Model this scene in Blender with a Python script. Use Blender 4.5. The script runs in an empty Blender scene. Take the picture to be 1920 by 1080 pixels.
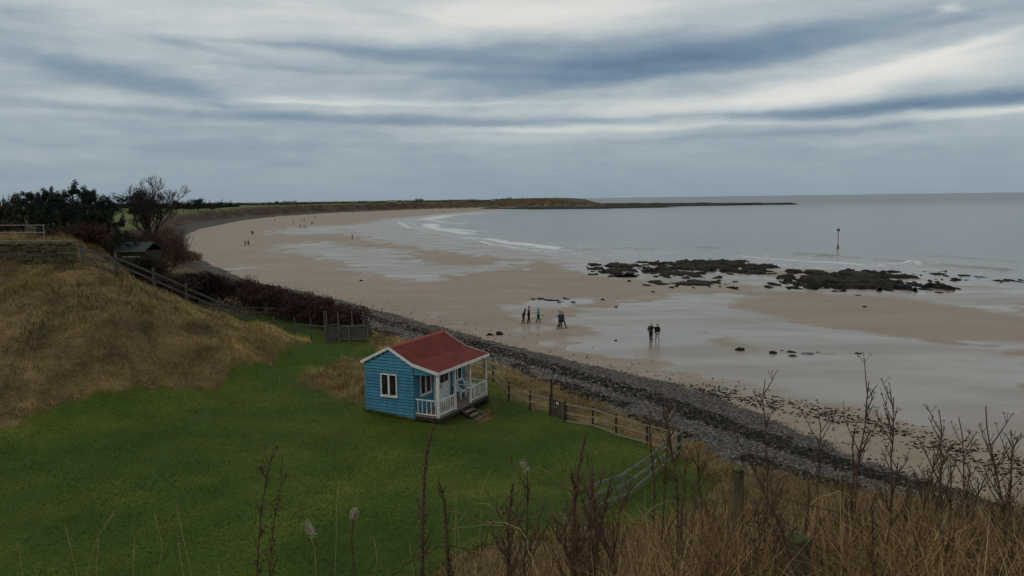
import bpy, math, random
import numpy as np
from mathutils import Matrix, Vector

# ------------------------------------------------------------------ camera
S = bpy.context.scene
C = S.collection
rng = np.random.default_rng(11)
random.seed(5)
FPX, PITCH, ROLL, CAMZ = 1500.0, math.radians(6.35), math.radians(-0.776), 13.3
CM = Matrix.Rotation(math.pi/2 - PITCH, 4, 'X') @ Matrix.Rotation(ROLL, 4, 'Z')
cam = bpy.data.cameras.new('camera'); camo = bpy.data.objects.new('camera', cam); C.objects.link(camo)
camo.matrix_world = Matrix.Translation((0, 0, CAMZ)) @ CM
cam.sensor_width = 36; cam.lens = 36*FPX/1920; cam.clip_start = 0.05; cam.clip_end = 60000
S.camera = camo
S.view_settings.view_transform = 'Standard'; S.view_settings.look = 'None'
S.view_settings.gamma = 1; S.view_settings.exposure = 0.0
S.cycles.max_bounces = 6; S.cycles.transparent_max_bounces = 6
CMn = np.array(CM.to_3x3())


def ray(px, py):
    return CMn @ np.array([(px-960)/FPX, (540-py)/FPX, -1.0])


def gnd(px, py, z):
    d = ray(px, py); t = (z-CAMZ)/d[2]
    return np.array([d[0]*t, d[1]*t, z])


def atd(px, py, Y):
    d = ray(px, py); t = Y/d[1]
    return np.array([d[0]*t, Y, CAMZ+d[2]*t])


# ------------------------------------------------------------------ node helper
class G:
    def __init__(s, tree):
        s.t = tree

    def n(s, typ, ins=None, **kw):
        n = s.t.nodes.new(typ)
        for k, v in kw.items():
            setattr(n, k, v)
        for k, v in (ins or {}).items():
            s.set(n.inputs[k], v)
        return n

    def set(s, sock, v):
        if isinstance(v, bpy.types.NodeSocket):
            s.t.links.new(v, sock)
        else:
            if hasattr(sock, 'default_value') and isinstance(v, (tuple, list)) and len(v) == 3 and sock.type == 'RGBA':
                v = (*v, 1)
            sock.default_value = v

    def m(s, op, a, b=0.0, c=0.0, clamp=False):
        n = s.n('ShaderNodeMath', {0: a, 1: b, 2: c}, operation=op); n.use_clamp = clamp
        return n.outputs[0]

    def mix(s, f, a, b):
        n = s.t.nodes.new('ShaderNodeMix'); n.data_type = 'RGBA'
        s.set(n.inputs[0], f); s.set(n.inputs[6], a); s.set(n.inputs[7], b)
        return n.outputs[2]

    def mixf(s, f, a, b):
        n = s.t.nodes.new('ShaderNodeMix'); n.data_type = 'FLOAT'
        s.set(n.inputs[0], f); s.set(n.inputs[2], a); s.set(n.inputs[3], b)
        return n.outputs[0]

    def noise(s, vec, scale, detail=3, rough=0.55):
        return s.n('ShaderNodeTexNoise', {'Vector': vec, 'Scale': scale, 'Detail': detail, 'Roughness': rough}).outputs['Fac']

    def ramp(s, f, stops):
        n = s.n('ShaderNodeValToRGB', {0: f}); r = n.color_ramp
        while len(r.elements) < len(stops):
            r.elements.new(0.5)
        for e, (p, c) in zip(r.elements, stops):
            e.position = p; e.color = (*c, 1) if len(c) == 3 else c
        return n.outputs[0]

    def step(s, f, a, b):
        n = s.n('ShaderNodeMapRange', {0: f, 1: a, 2: b, 3: 0.0, 4: 1.0}, interpolation_type='SMOOTHSTEP')
        return n.outputs[0]

    def scale(s, vec, xyz, rot=(0, 0, 0)):
        return s.n('ShaderNodeMapping', {'Vector': vec, 'Scale': xyz, 'Rotation': rot}).outputs[0]


# ------------------------------------------------------------------ world: thin blue sky under layered cloud
W = bpy.data.worlds.new('World'); S.world = W; W.use_nodes = True
SUN_EL, SUN_AZ = math.radians(42), math.radians(-112)
t = W.node_tree; t.nodes.clear(); g = G(t)
nish = g.n('ShaderNodeTexSky', sky_type='NISHITA'); nish.sun_disc = False
nish.sun_elevation = SUN_EL; nish.sun_rotation = SUN_AZ
tc = g.n('ShaderNodeTexCoord').outputs['Generated']
sp = g.n('ShaderNodeSeparateXYZ', {0: tc})
X, Y, Z = sp.outputs
az = g.m('ARCTAN2', X, Y)
hl = g.m('SQRT', g.m('ADD', g.m('MULTIPLY', X, X), g.m('ADD', g.m('MULTIPLY', Y, Y), 1e-5)))
el = g.m('DIVIDE', Z, hl)
ae = g.n('ShaderNodeCombineXYZ', {0: az, 1: el, 2: 0.0}).outputs[0]
wn = g.n('ShaderNodeTexNoise', {'Vector': g.scale(ae, (5, 16, 1)), 'Scale': 1.0, 'Detail': 5, 'Roughness': 0.6}).outputs['Color']
wv = g.n('ShaderNodeVectorMath', {0: wn, 1: (0.5, 0.5, 0.5)}, operation='SUBTRACT').outputs[0]
wv = g.n('ShaderNodeVectorMath', {0: wv, 1: (0.15, 0.026, 0)}, operation='MULTIPLY').outputs[0]
aew = g.n('ShaderNodeVectorMath', {0: ae, 1: wv}, operation='ADD').outputs[0]
n1 = g.noise(g.scale(aew, (3.6, 22, 1)), 1.0, 6, 0.58)
n3 = g.n('ShaderNodeTexNoise', {'Vector': g.scale(ae, (9, 30, 1)), 'Scale': 1.0, 'Detail': 7, 'Roughness': 0.66, 'Distortion': 0.7}).outputs['Fac']
n2 = g.noise(g.scale(aew, (9, 70, 1), (0, 0, 0.03)), 1.0, 5, 0.6)
val = g.n('ShaderNodeMapRange', {0: el, 1: 0.0, 2: 0.24, 3: 0.325, 4: 0.64}).outputs[0]
amp = g.n('ShaderNodeMapRange', {0: el, 1: 0.0, 2: 0.09, 3: 0.08, 4: 0.36}).outputs[0]
val = g.m('ADD', val, g.m('MULTIPLY', g.m('SUBTRACT', n1, 0.5), amp))
val = g.m('ADD', val, g.m('MULTIPLY', g.m('SUBTRACT', n2, 0.5), g.m('MULTIPLY', amp, 0.5)))
val = g.m('ADD', val, g.m('MULTIPLY', g.m('SUBTRACT', n3, 0.5), g.m('MULTIPLY', amp, 0.85)))
# every cloud bar: where it hangs (taken from the photograph once as azimuth / slope), its size, tilt, lightness, crispness of the lower edge
BARS = [
    (1060, 104, 470, 46, 0, -.22, 4), (1330, 116, 400, 40, 6, -.24, 5), (1150, 134, 330, 26, 1, -.14, 4), (740, 98, 180, 15, -4, -.18, 1), (900, 150, 200, 22, 0, -.14, 1),
    (1500, 176, 420, 28, 6, .30, 1), (1230, 197, 300, 11, 2, .17, 1), (1720, 120, 200, 18, 8, .22, 1),
    (1690, 203, 220, 17, 1, -.21, 3), (1890, 182, 130, 11, 2, -.20, 1), (1500, 212, 240, 12, 0, -.13, 1),
    (1480, 230, 520, 7, 0, .15, 1), (1860, 210, 90, 11, 0, .24, 1), (1260, 219, 330, 6, 0, -.13, 1), (1560, 244, 300, 6, 2, -.10, 1),
    (640, 226, 460, 11, -1, -.18, 2), (560, 190, 120, 10, 0, .26, 3), (850, 194, 270, 5, 0, .17, 1), (690, 208, 240, 7, 0, .10, 1),
    (120, 116, 160, 24, -7, -.19, 1), (330, 172, 210, 15, -13, -.17, 1), (560, 128, 220, 8, -2, -.12, 2), (380, 86, 120, 9, -8, -.10, 1),
    (720, 142, 70, 12, 0, .12, 1), (620, 108, 140, 9, -4, .10, 1), (320, 72, 34, 8, 0, -.10, 1), (480, 76, 160, 5, -3, -.09, 2),
    (500, 40, 560, 36, 0, .12, 1), (1060, 22, 240, 36, 0, .24, 1), (980, 60, 260, 13, 0, .12, 1), (820, 30, 120, 20, 0, .10, 1),
    (740, 28, 80, 9, -8, -.13, 1), (860, 52, 150, 10, -4, -.10, 1),
    (1420, 40, 320, 36, 2, -.08, 1), (1860, 20, 160, 30, 0, -.13, 1), (1850, 74, 110, 9, 8, .14, 1), (1760, 98, 90, 6, 10, .14, 1), (1755, 16, 16, 8, 0, .25, 1),
    (20, 20, 70, 24, 0, -.20, 1), (150, 215, 200, 7, 1, .09, 1), (250, 190, 150, 9, -3, .07, 1), (60, 62, 140, 10, -3, -.07, 1),
    (880, 262, 340, 9, 0, .07, 1), (1060, 240, 240, 7, 0, .13, 1), (60, 290, 120, 10, 0, .06, 1), (300, 280, 400, 30, 0, -.04, 1),
    (1650, 262, 300, 8, 1, .06, 1),
]
for (px, py, hw, hh, rot, am, sharp) in BARS:
    d = ray(px, py)
    a0, e0 = math.atan2(d[0], d[1]), d[2]/math.hypot(d[0], d[1])
    mp = g.n('ShaderNodeMapping', {'Vector': aew, 'Location': (a0, e0, 0), 'Rotation': (0, 0, math.radians(rot)), 'Scale': (hw/FPX, hh/FPX, 1)}, vector_type='TEXTURE').outputs[0]
    if sharp > 1:
        q = g.n('ShaderNodeSeparateXYZ', {0: mp})
        low = g.m('LESS_THAN', q.outputs[1], 0.0)
        fac = g.m('MULTIPLY_ADD', low, sharp-1.0, 1.0)
        r2 = g.m('ADD', g.m('MULTIPLY', q.outputs[0], q.outputs[0]), g.m('MULTIPLY', g.m('MULTIPLY', q.outputs[1], q.outputs[1]), fac))
    else:
        r2 = g.n('ShaderNodeVectorMath', {0: mp, 1: mp}, operation='DOT_PRODUCT').outputs['Value']
    if sharp >= 4: r2 = g.m('MULTIPLY', r2, g.m('MINIMUM', r2, 3.0))
    ex = g.m('EXPONENT', g.m('MULTIPLY', r2, -1.0))
    val = g.m('MULTIPLY_ADD', ex, am, val)
cloud = g.ramp(val, [(0.0, (.120, .188, .285)), (0.2, (.195, .268, .355)), (0.36, (.275, .348, .408)), (0.6, (.475, .53, .552)), (0.85, (.70, .705, .675)), (1.0, (.79, .785, .74))])
b1 = g.n('ShaderNodeBackground', {0: nish.outputs[0], 1: 0.1})
b2 = g.n('ShaderNodeBackground', {0: cloud, 1: 1.0})
mx = g.n('ShaderNodeMixShader', {0: 0.94, 1: b1.outputs[0], 2: b2.outputs[0]})
g.n('ShaderNodeOutputWorld', {0: mx.outputs[0]})

sl = bpy.data.lights.new('sun', 'SUN'); sl.energy = 0.55; sl.angle = math.radians(25); sl.color = (1, .95, .87)
so = bpy.data.objects.new('sun', sl); C.objects.link(so)
sd_ = Vector((math.sin(SUN_AZ)*math.cos(SUN_EL), math.cos(SUN_AZ)*math.cos(SUN_EL), math.sin(SUN_EL)))
so.rotation_euler = sd_.to_track_quat('Z', 'Y').to_euler(); so.location = (-30, -20, 60)


# ------------------------------------------------------------------ materials
def principled(name):
    m = bpy.data.materials.new(name); m.use_nodes = True
    g = G(m.node_tree); b = m.node_tree.nodes['Principled BSDF']
    return m, g, b


def mat(name, stops, scale=4.0, rough=0.85, detail=4, bump=0.0, bscale=None, stretch=(1, 1, 1), island=0.0, spec=0.3):
    m, g, b = principled(name)
    v = g.scale(g.n('ShaderNodeTexCoord').outputs['Object'], stretch)
    f = g.noise(v, scale, detail, 0.6)
    f = g.step(f, 0.28, 0.72)
    if island:
        r = g.n('ShaderNodeNewGeometry').outputs['Random Per Island']
        f = g.mixf(island, f, r)
    k = len(stops)
    b.inputs['Base Color'].default_value = (*stops[0], 1)
    g.set(b.inputs['Base Color'], g.ramp(f, [(i/(k-1), c) for i, c in enumerate(stops)]))
    b.inputs['Roughness'].default_value = rough
    b.inputs['Specular IOR Level'].default_value = spec
    if bump:
        h = g.noise(v, bscale or scale*3, 4, 0.6)
        g.set(b.inputs['Normal'], g.n('ShaderNodeBump', {'Strength': bump, 'Distance': 0.02, 'Height': h}).outputs[0])
    return m


BLUE = mat('painted_blue_boards', [(.038, .140, .215), (.048, .20, .295), (.066, .245, .34)], 2.2, .7, stretch=(1.5, 1.5, .8), bump=.2, island=.45)
GAPSHADE = mat('board_gap_shade', [(.010, .03, .045), (.014, .042, .06)], 2, .9)  # near-black blue, paints the shadow lines between the hut boards
WHITE = mat('white_paint', [(.50, .49, .46), (.66, .65, .61), (.72, .71, .68)], 3, .55)
REDROOF = mat('red_felt', [(.095, .013, .009), (.125, .018, .012), (.15, .024, .016)], 1.3, .9, bump=.25, bscale=40)
REDCAP = mat('ridge_felt', [(.22, .05, .035), (.27, .065, .045)], 2, .85)
DECK = mat('deck_wood', [(.12, .085, .065), (.18, .135, .105), (.22, .165, .13)], 3, .8, stretch=(1, 8, 1))
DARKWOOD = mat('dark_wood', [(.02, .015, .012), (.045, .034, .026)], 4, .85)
WOOD = mat('weathered_wood', [(.07, .06, .045), (.12, .105, .08), (.17, .15, .12)], 6, .85, stretch=(1, 1, .3), bump=.4)
PALEWOOD = mat('silvered_wood', [(.085, .088, .064), (.15, .152, .115), (.23, .23, .185)], 5, .8, bump=.4)
RAILW = mat('pale_rail_wood', [(.17, .15, .105), (.20, .175, .12), (.26, .235, .17)], 5, .85)
GREYWOOD = mat('grey_fence_wood', [(.045, .042, .038), (.075, .07, .062), (.11, .10, .09)], 5, .85, bump=.3)
MOSS = mat('mossy_wood', [(.035, .04, .016), (.07, .08, .025), (.11, .13, .035)], 14, .95, bump=.6)
POSTW = mat('old_post_wood', [(.05, .042, .028), (.085, .075, .045), (.075, .09, .035)], 9, .95, bump=.7, stretch=(1, 1, .25))
METAL = mat('galvanised_rail', [(.15, .145, .13), (.22, .21, .19)], 4, .5)
STONE = mat('old_stone', [(.035, .030, .016), (.075, .058, .034), (.10, .088, .045), (.14, .11, .07)], 2.2, .95, island=.6, bump=.5)
CONC = mat('lichen_concrete', [(.08, .072, .04), (.15, .135, .085), (.13, .13, .055)], 3, .9)
CHAIRM = mat('white_plastic', [(.66, .67, .67), (.74, .75, .75)], 2, .4)
REDPAINT = mat('faded_red_paint', [(.36, .05, .055), (.48, .09, .09)], 3, .6)
ROCK = mat('weedy_rock', [(.006, .0055, .005), (.016, .0125, .0095), (.040, .028, .018)], .9, .85, bump=.8, bscale=7, spec=.12)
ROCKG = mat('grey_wet_rock', [(.03, .034, .036), (.055, .062, .066)], 1.5, .35, bump=.5, spec=.5)
WEED = mat('wrack_seaweed', [(.006, .005, .0045), (.012, .0095, .007), (.024, .018, .012)], 3, .8, island=.5, spec=.12)
PEB = mat('pebble_stone', [(.03, .024, .020), (.07, .058, .048), (.12, .10, .084), (.21, .182, .155), (.36, .32, .275)], 3, .85, island=.85, spec=.15)
PEBD = mat('dark_pebble_stone', [(.030, .024, .020), (.062, .050, .042), (.105, .086, .072), (.16, .134, .114), (.26, .225, .19)], 3, .85, island=.85, spec=.15)
STRAW = mat('straw_grass', [(.030, .016, .009), (.095, .050, .022), (.18, .104, .042), (.28, .185, .08), (.47, .36, .19)], 1.6, .9, island=.66, spec=.1)
m, g, b = principled('bank_grass'); STRAWD = m
pos = g.n('ShaderNodeTexCoord').outputs['Object']; isl = g.n('ShaderNodeNewGeometry').outputs['Random Per Island']
f1 = g.step(g.noise(pos, .55, 3, .6), .34, .66)
c1 = g.ramp(g.mixf(.35, f1, isl), [(0, (.13, .08, .032)), (.3, (.27, .172, .062)), (.5, (.42, .285, .10)), (.65, (.31, .25, .07)), (.82, (.52, .335, .135)), (1, (.64, .47, .19))])
sx = g.n('ShaderNodeSeparateXYZ', {0: pos}).outputs
brk = g.m('ADD', g.noise(g.scale(pos, (.42, .6, .42)), 1, 4, .62), g.m('MULTIPLY', g.m('SUBTRACT', g.step(sx[0], -17.0, -26.0), .5), .16))
c1 = g.mix(g.m('MULTIPLY', g.step(brk, .485, .59), .82), c1, g.mix(isl, (.040, .026, .015), (.125, .078, .040)))
c1 = g.mix(g.m('MULTIPLY', g.step(g.noise(g.scale(pos, (.3, .3, .3), (0, 0, 1.1)), 1, 3), .58, .68), .6), c1, g.mix(isl, (.06, .07, .016), (.15, .14, .04)))
g.set(b.inputs['Base Color'], c1); b.inputs['Roughness'].default_value = .95; b.inputs['Specular IOR Level'].default_value = .05
LAWNB = mat('lawn_grass', [(.024, .044, .006), (.041, .066, .008), (.070, .092, .012), (.15, .138, .026)], .17, .95, island=.10, spec=.0)
PINE = mat('pine_needles', [(.006, .012, .007), (.012, .022, .011), (.022, .034, .015)], .8, .8, island=.5)
SHRUBD = mat('dark_shrub', [(.012, .009, .007), (.032, .020, .014), (.06, .034, .022)], .7, .9, island=.5)
SHRUBR = mat('russet_shrub', [(.018, .009, .006), (.046, .020, .013), (.085, .038, .022)], .8, .9, island=.5)
SHRUBP = mat('tan_shrub', [(.06, .036, .022), (.15, .085, .048), (.22, .135, .075)], .9, .9, island=.6)
SHRUBG = mat('olive_shrub', [(.012, .018, .008), (.03, .038, .014), (.05, .05, .02)], .8, .9, island=.5)
BARK = mat('bark', [(.018, .014, .011), (.045, .035, .027)], 3, .9)
TWIG = mat('bare_twig', [(.028, .020, .016), (.05, .036, .028)], 3, .9)
STEMD = mat('dead_stem', [(.03, .017, .010), (.07, .038, .022), (.12, .07, .04)], 8, .8, island=.4)
STEML = mat('pale_stem', [(.16, .12, .055), (.27, .21, .10), (.36, .29, .16)], 8, .8, island=.5)
BRAMBLE = mat('bramble_stem', [(.07, .03, .018), (.14, .065, .032), (.22, .12, .06)], 7, .7, island=.4)
SEED = mat('seed_head', [(.055, .030, .018), (.11, .062, .035), (.17, .105, .065)], 20, .95, island=.7)
FLUFF = mat('fluffy_seed', [(.28, .22, .16), (.42, .36, .28)], 20, .95, island=.7)
SKIN = mat('skin', [(.33, .2, .15), (.4, .25, .19)], 5, .6)
PALEWALL = mat('pale_render', [(.28, .27, .25), (.38, .37, .34)], .2, .8)
SANDST = mat('brown_sandstone', [(.14, .11, .08), (.22, .18, .13)], .3, .9)
SLATE = mat('slate_roof', [(.06, .062, .068), (.09, .092, .10)], .4, .7)
CARAV = mat('caravan_white', [(.42, .43, .43), (.52, .53, .53)], .3, .5)
SHEDG = mat('green_shed_roof', [(.02, .03, .026), (.035, .05, .043)], 1, .7)


def cloth(name, c):
    return mat(name, [tuple(v*.75 for v in c), c], 6, .9)


m, g, b = principled('window_glass')
b.inputs['Base Color'].default_value = (.012, .013, .013, 1); b.inputs['Roughness'].default_value = .06
cu = g.noise(g.n('ShaderNodeTexCoord').outputs['Object'], 2.5, 2)
g.set(b.inputs['Base Color'], g.ramp(cu, [(.4, (.010, .010, .010)), (.65, (.03, .028, .026))]))
GLASS = m


# ------------------------------------------------------------------ mesh builder
class MB:
    def __init__(s):
        s.v = []; s.q = []; s.t = []; s.n = 0

    def add(s, V, Q=None, T=None):
        V = np.asarray(V, float).reshape(-1, 3)
        if Q is not None and len(Q): s.q.append(np.asarray(Q, int).reshape(-1, 4)+s.n)
        if T is not None and len(T): s.t.append(np.asarray(T, int).reshape(-1, 3)+s.n)
        s.v.append(V); s.n += len(V)
        return s

    def box(s, c, d, R=None):
        k = np.array([[x, y, z] for x in (-.5, .5) for y in (-.5, .5) for z in (-.5, .5)])*np.array(d)
        if R is not None: k = k @ np.array(R).T
        return s.add(k+np.array(c), [[0, 1, 3, 2], [4, 6, 7, 5], [0, 4, 5, 1], [2, 3, 7, 6], [0, 2, 6, 4], [1, 5, 7, 3]])

    def b2(s, lo, hi):
        lo, hi = np.array(lo, float), np.array(hi, float)
        return s.box((lo+hi)/2, hi-lo)

    def beam(s, p0, p1, w, h):
        p0, p1 = np.array(p0, float), np.array(p1, float)
        a = p1-p0; L = np.linalg.norm(a); a = a/L
        up = np.array([0, 0, 1.]) if abs(a[2]) < .95 else np.array([0, 1., 0])
        b = np.cross(up, a); b /= np.linalg.norm(b); c = np.cross(a, b)
        return s.box((p0+p1)/2, (L, w, h), np.column_stack([a, b, c]))

    def tube(s, P, R, k=6, cap=True):
        P = np.asarray(P, float); n = len(P)
        R = np.broadcast_to(np.asarray(R, float), (n,))
        T = np.gradient(P, axis=0); T /= np.linalg.norm(T, axis=1)[:, None]+1e-9
        ref = np.array([.31, .95, .05]) if abs(T[0][1]) < .8 else np.array([.95, .31, .05])
        U = np.cross(T, ref); U /= np.linalg.norm(U, axis=1)[:, None]+1e-9
        B = np.cross(T, U)
        a = np.arange(k)*2*math.pi/k
        V = (P[:, None]+R[:, None, None]*(np.cos(a)[None, :, None]*U[:, None]+np.sin(a)[None, :, None]*B[:, None])).reshape(-1, 3)
        i, j = np.meshgrid(np.arange(n-1), np.arange(k), indexing='ij'); j2 = (j+1) % k
        Q = np.stack([i*k+j, i*k+j2, (i+1)*k+j2, (i+1)*k+j], -1).reshape(-1, 4)
        Tt = []
        if cap:
            V = np.vstack([V, P[0], P[-1]])
            jj = np.arange(k)
            Tt = np.vstack([np.stack([(jj+1) % k, jj, np.full(k, n*k)], 1), np.stack([(n-1)*k+jj, (n-1)*k+(jj+1) % k, np.full(k, n*k+1)], 1)])
        return s.add(V, Q, Tt)

    def prism(s, poly, axis0, axis1, ext, o=(0, 0, 0)):
        # convex polygon in the plane axis0/axis1, extruded by vector ext
        o = np.array(o, float); a0 = np.array(axis0, float); a1 = np.array(axis1, float); e = np.array(ext, float)
        P = np.array([o+p[0]*a0+p[1]*a1 for p in poly]); n = len(P)
        V = np.vstack([P, P+e])
        T = [[0, i, i+1] for i in range(1, n-1)]+[[n, n+i+1, n+i] for i in range(1, n-1)]
        Q = [[i, (i+1) % n, n+(i+1) % n, n+i] for i in range(n)]
        return s.add(V, Q, T)

    def mesh(s, name, m, smooth=False):
        me = bpy.data.meshes.new(name)
        V = np.vstack(s.v).astype(np.float32)
        Q = np.vstack(s.q) if s.q else np.zeros((0, 4), int); T = np.vstack(s.t) if s.t else np.zeros((0, 3), int)
        me.vertices.add(len(V)); me.vertices.foreach_set('co', V.ravel())
        me.loops.add(Q.size+T.size); me.loops.foreach_set('vertex_index', np.concatenate([Q.ravel(), T.ravel()]).astype(np.int32))
        me.polygons.add(len(Q)+len(T))
        st = np.concatenate([np.arange(len(Q))*4, Q.size+np.arange(len(T))*3]).astype(np.int32)
        me.polygons.foreach_set('loop_start', st)
        me.update(calc_edges=True)
        me.polygons.foreach_set('use_smooth', np.full(len(Q)+len(T), smooth))
        me.materials.append(m)
        return me

    def obj(s, name, m, parent=None, smooth=False, loc=None):
        o = bpy.data.objects.new(name, s.mesh(name, m, smooth)); C.objects.link(o)
        if parent is not None: o.parent = parent
        if loc is not None: o.location = loc
        return o


def tag(o, label=None, cat=None, group=None, kind=None):
    for k, v in (('label', label), ('category', cat), ('group', group), ('kind', kind)):
        if v: o[k] = v
    return o


def thing(name, loc, rz, label, cat, group=None):
    o = bpy.data.objects.new(name, None); C.objects.link(o)
    o.location = loc; o.rotation_euler = (0, 0, rz); o.empty_display_size = .3
    return tag(o, label, cat, group)


def dup(o, loc, rz=None, scale=None, label=None, group=None, parent=None):
    c = o.copy(); C.objects.link(c)
    if parent is not None: c.parent = parent
    else:
        c.location = loc
        if rz is not None: c.rotation_euler = (0, 0, rz)
        if scale is not None: c.scale = (scale,)*3 if np.isscalar(scale) else scale
        if label: c['label'] = label
        if group: c['group'] = group
    for ch in list(o.children): dup(ch, None, parent=c)
    return c


# ------------------------------------------------------------------ numpy noise, plan curves
def _h(i, j, s):
    n = (i.astype(np.int64)*374761393+j.astype(np.int64)*668265263+s*1442695041) & 0xffffffff
    n = ((n ^ (n >> 13))*1274126177) & 0xffffffff
    return ((n ^ (n >> 16)) & 0xffff)/65535.0


def vnoise(x, y, s=0):
    i, j = np.floor(x), np.floor(y); u, v = x-i, y-j
    u = u*u*(3-2*u); v = v*v*(3-2*v)
    a, b, c, d = _h(i, j, s), _h(i+1, j, s), _h(i, j+1, s), _h(i+1, j+1, s)
    return (a*(1-u)+b*u)*(1-v)+(c*(1-u)+d*u)*v


def fbm(x, y, o=4, s=0):
    r = 0; a = .5; t = 0
    for k in range(o):
        r = r+a*vnoise(x*2**k+k*17.3, y*2**k-k*9.1, s+k); t += a; a *= .5
    return r/t


def sstep(a, b, x):
    t = np.clip((x-a)/(b-a), 0, 1); return t*t*(3-2*t)


def pdist(x, y, pts):
    d = np.full(x.shape, 1e12)
    for (x0, y0), (x1, y1) in zip(pts[:-1], pts[1:]):
        dx, dy = x1-x0, y1-y0
        t = np.clip(((x-x0)*dx+(y-y0)*dy)/(dx*dx+dy*dy+1e-12), 0, 1)
        d = np.minimum(d, (x-x0-t*dx)**2+(y-y0-t*dy)**2)
    return np.sqrt(d)


def inside(x, y, poly):
    r = np.zeros(x.shape, bool); n = len(poly)
    for k in range(n):
        (x0, y0), (x1, y1) = poly[k], poly[(k+1) % n]
        if y0 == y1: continue
        c = ((y0 > y) != (y1 > y)) & (x < (x1-x0)*(y-y0)/(y1-y0)+x0)
        r ^= c
    return r


def sdist(x, y, poly, open_=None):
    d = pdist(x, y, open_ if open_ is not None else list(poly)+[poly[0]])
    return np.where(inside(x, y, poly), d, -d)


def P2(l, z):
    return [tuple(gnd(a, b, z)[:2]) for a, b in l]


FAR = [(-14000, 9500), (-14000, -4000)]
Bc = [(60, -4000), (60, -40), (45, 0), (26, 18), (16.6, 26), (12.3, 28.8), (9.1, 31), (7.9, 35), (5.2, 40), (2.6, 45.7), (-1.2, 51.7), (-10.5, 65), (-18, 76), (-39, 108), (-77, 184), (-120, 290), (-163, 394), (-197, 547), (-215, 700), (-200, 900), (-120, 1130), (-48, 1210), (33, 1235), (90, 1180), (125, 1150), (140, 1190), (110, 1300), (0, 1500), (-200, 2200), (-500, 5000), (-3000, 9500)]
Ac = [(80, -4000), (80, -40), (55, 5)] + P2([(1990, 985), (1900, 955), (1780, 915), (1680, 880), (1580, 845), (1480, 805), (1400, 772), (1340, 745), (1250, 718), (1100, 685), (1020, 664), (940, 645), (840, 618), (750, 594), (690, 578), (600, 555), (470, 529), (420, 507)], .8) + [(-90, 215), (-117, 280), (-150, 385), (-188, 560), (-205, 700), (-191, 898), (-115, 1122), (-47, 1200), (34, 1225), (92, 1168), (132, 1138), (150, 1190), (118, 1305), (8, 1508), (-190, 2205), (-490, 5005), (-2995, 9505)]
Wc = [(250, -4000), (150, -40), (110, 40), (85, 90), (71, 111), (65, 132), (47, 160), (27, 169), (11, 186), (0, 221), (-14, 266), (-37, 350), (-62, 443), (-74, 554), (-65, 700), (-44, 831), (-20, 960), (10, 1110), (36, 1190), (95, 1150), (140, 1125), (165, 1190), (128, 1310), (16, 1516), (-180, 2210), (-480, 5010), (-2990, 9510)]

CTRL = [  # x, y, z of the land where it was read off the photograph
    (-45, 28, 2.8), (-23.5, 35.7, 2.9), (-16.9, 44.1, 2.9), (-15, 50, 2.9), (-14.2, 58, 2.9), (-8, 24, 2.75), (-16, 30, 2.8), (-10, 34, 2.75), (0, 30, 2.55), (-7.4, 39.3, 2.82), (-4.8, 38, 2.62), (-3.6, 38.2, 2.5), (-1.9, 39.4, 2.35), (-1.5, 42, 2.45), (-5.2, 43.8, 2.7),
    (-1.2, 46, 2.6), (1.9, 38.8, 2.6), (4.6, 35.4, 2.6), (6.9, 32.6, 2.65), (3, 28, 2.6), (-10, 48, 2.9), (-9, 56, 2.8), (-11, 59, 2.8),
    (-22.3, 44, 7.0), (-26, 41, 6.1), (-29.4, 46, 7.9), (-31.4, 49.2, 8.35), (-19.6, 44.5, 4.1), (-17.5, 47, 4.84), (-16, 52, 4.2), (-16.9, 55, 4.6), (-19.8, 53.2, 5.9), (-24.5, 48.8, 9.0), (-22.5, 50.5, 7.7), (-40, 40, 7), (-40, 50, 8.4),
    (-26.6, 50.3, 9.4), (-28.8, 51.0, 9.4), (-34, 53.5, 11.05), (-42, 56, 11.1), (-29.5, 54.5, 10.9), (-31, 60, 10.2), (-45, 62, 10.8),
    (-13, 60.5, 2.9), (-17.5, 57.5, 3.4), (-21.5, 56, 5.2), (-25.5, 53.5, 7.6), (-22, 62, 3.3), (-17, 67, 3.2), (-26, 60, 5), (-30, 66, 5), (-38, 80, 7.0), (-33, 74, 6), (-24, 72, 3.6), (-40, 70, 8.5), (-46, 95, 6.5), (-55, 75, 9), (-60, 120, 6), (-80, 150, 7), (-95, 100, 9), (-70, 60, 10.5),
    (-190, 300, 7.6), (-225, 400, 7.6), (-240, 520, 8.0), (-320, 400, 9.3), (-360, 560, 10.6), (-300, 700, 10.2), (-270, 800, 10.6), (-300, 1100, 11.2), (-150, 1230, 10.5), (-50, 1290, 10), (0, 1290, 12.5), (40, 1290, 15), (80, 1240, 13), (118, 1190, 7), (-600, 800, 12), (-1200, 1500, 12), (-3000, 3000, 12), (-3000, 6000, 12), (-600, 2500, 12), (-130, 190, 7.4), (-165, 250, 7.6)]
CT = np.array(CTRL, float)


def _rbf():
    d = np.hypot(CT[:, None, 0]-CT[None, :, 0], CT[:, None, 1]-CT[None, :, 1])
    n = len(CT); A = np.zeros((n+1, n+1)); A[:n, :n] = -d; A[:n, n] = A[n, :n] = 1
    return np.linalg.solve(A, np.append(CT[:, 2], 0))


RW = _rbf()
BL = ([0, 1.5, 4, 7, 10, 13, 16, 19, 22, 400], [11.7, 11.6, 10.1, 7.9, 5.9, 4.4, 3.3, 2.7, 1, 1])
BR = ([0, 1.5, 3, 4, 5, 7, 9, 12, 16, 20, 24, 28, 32, 400], [11.7, 11.65, 11.25, 10.95, 10.5, 9.55, 8.6, 7.3, 5.8, 4.4, 3.2, 2.5, 1.0, 1])


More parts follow.
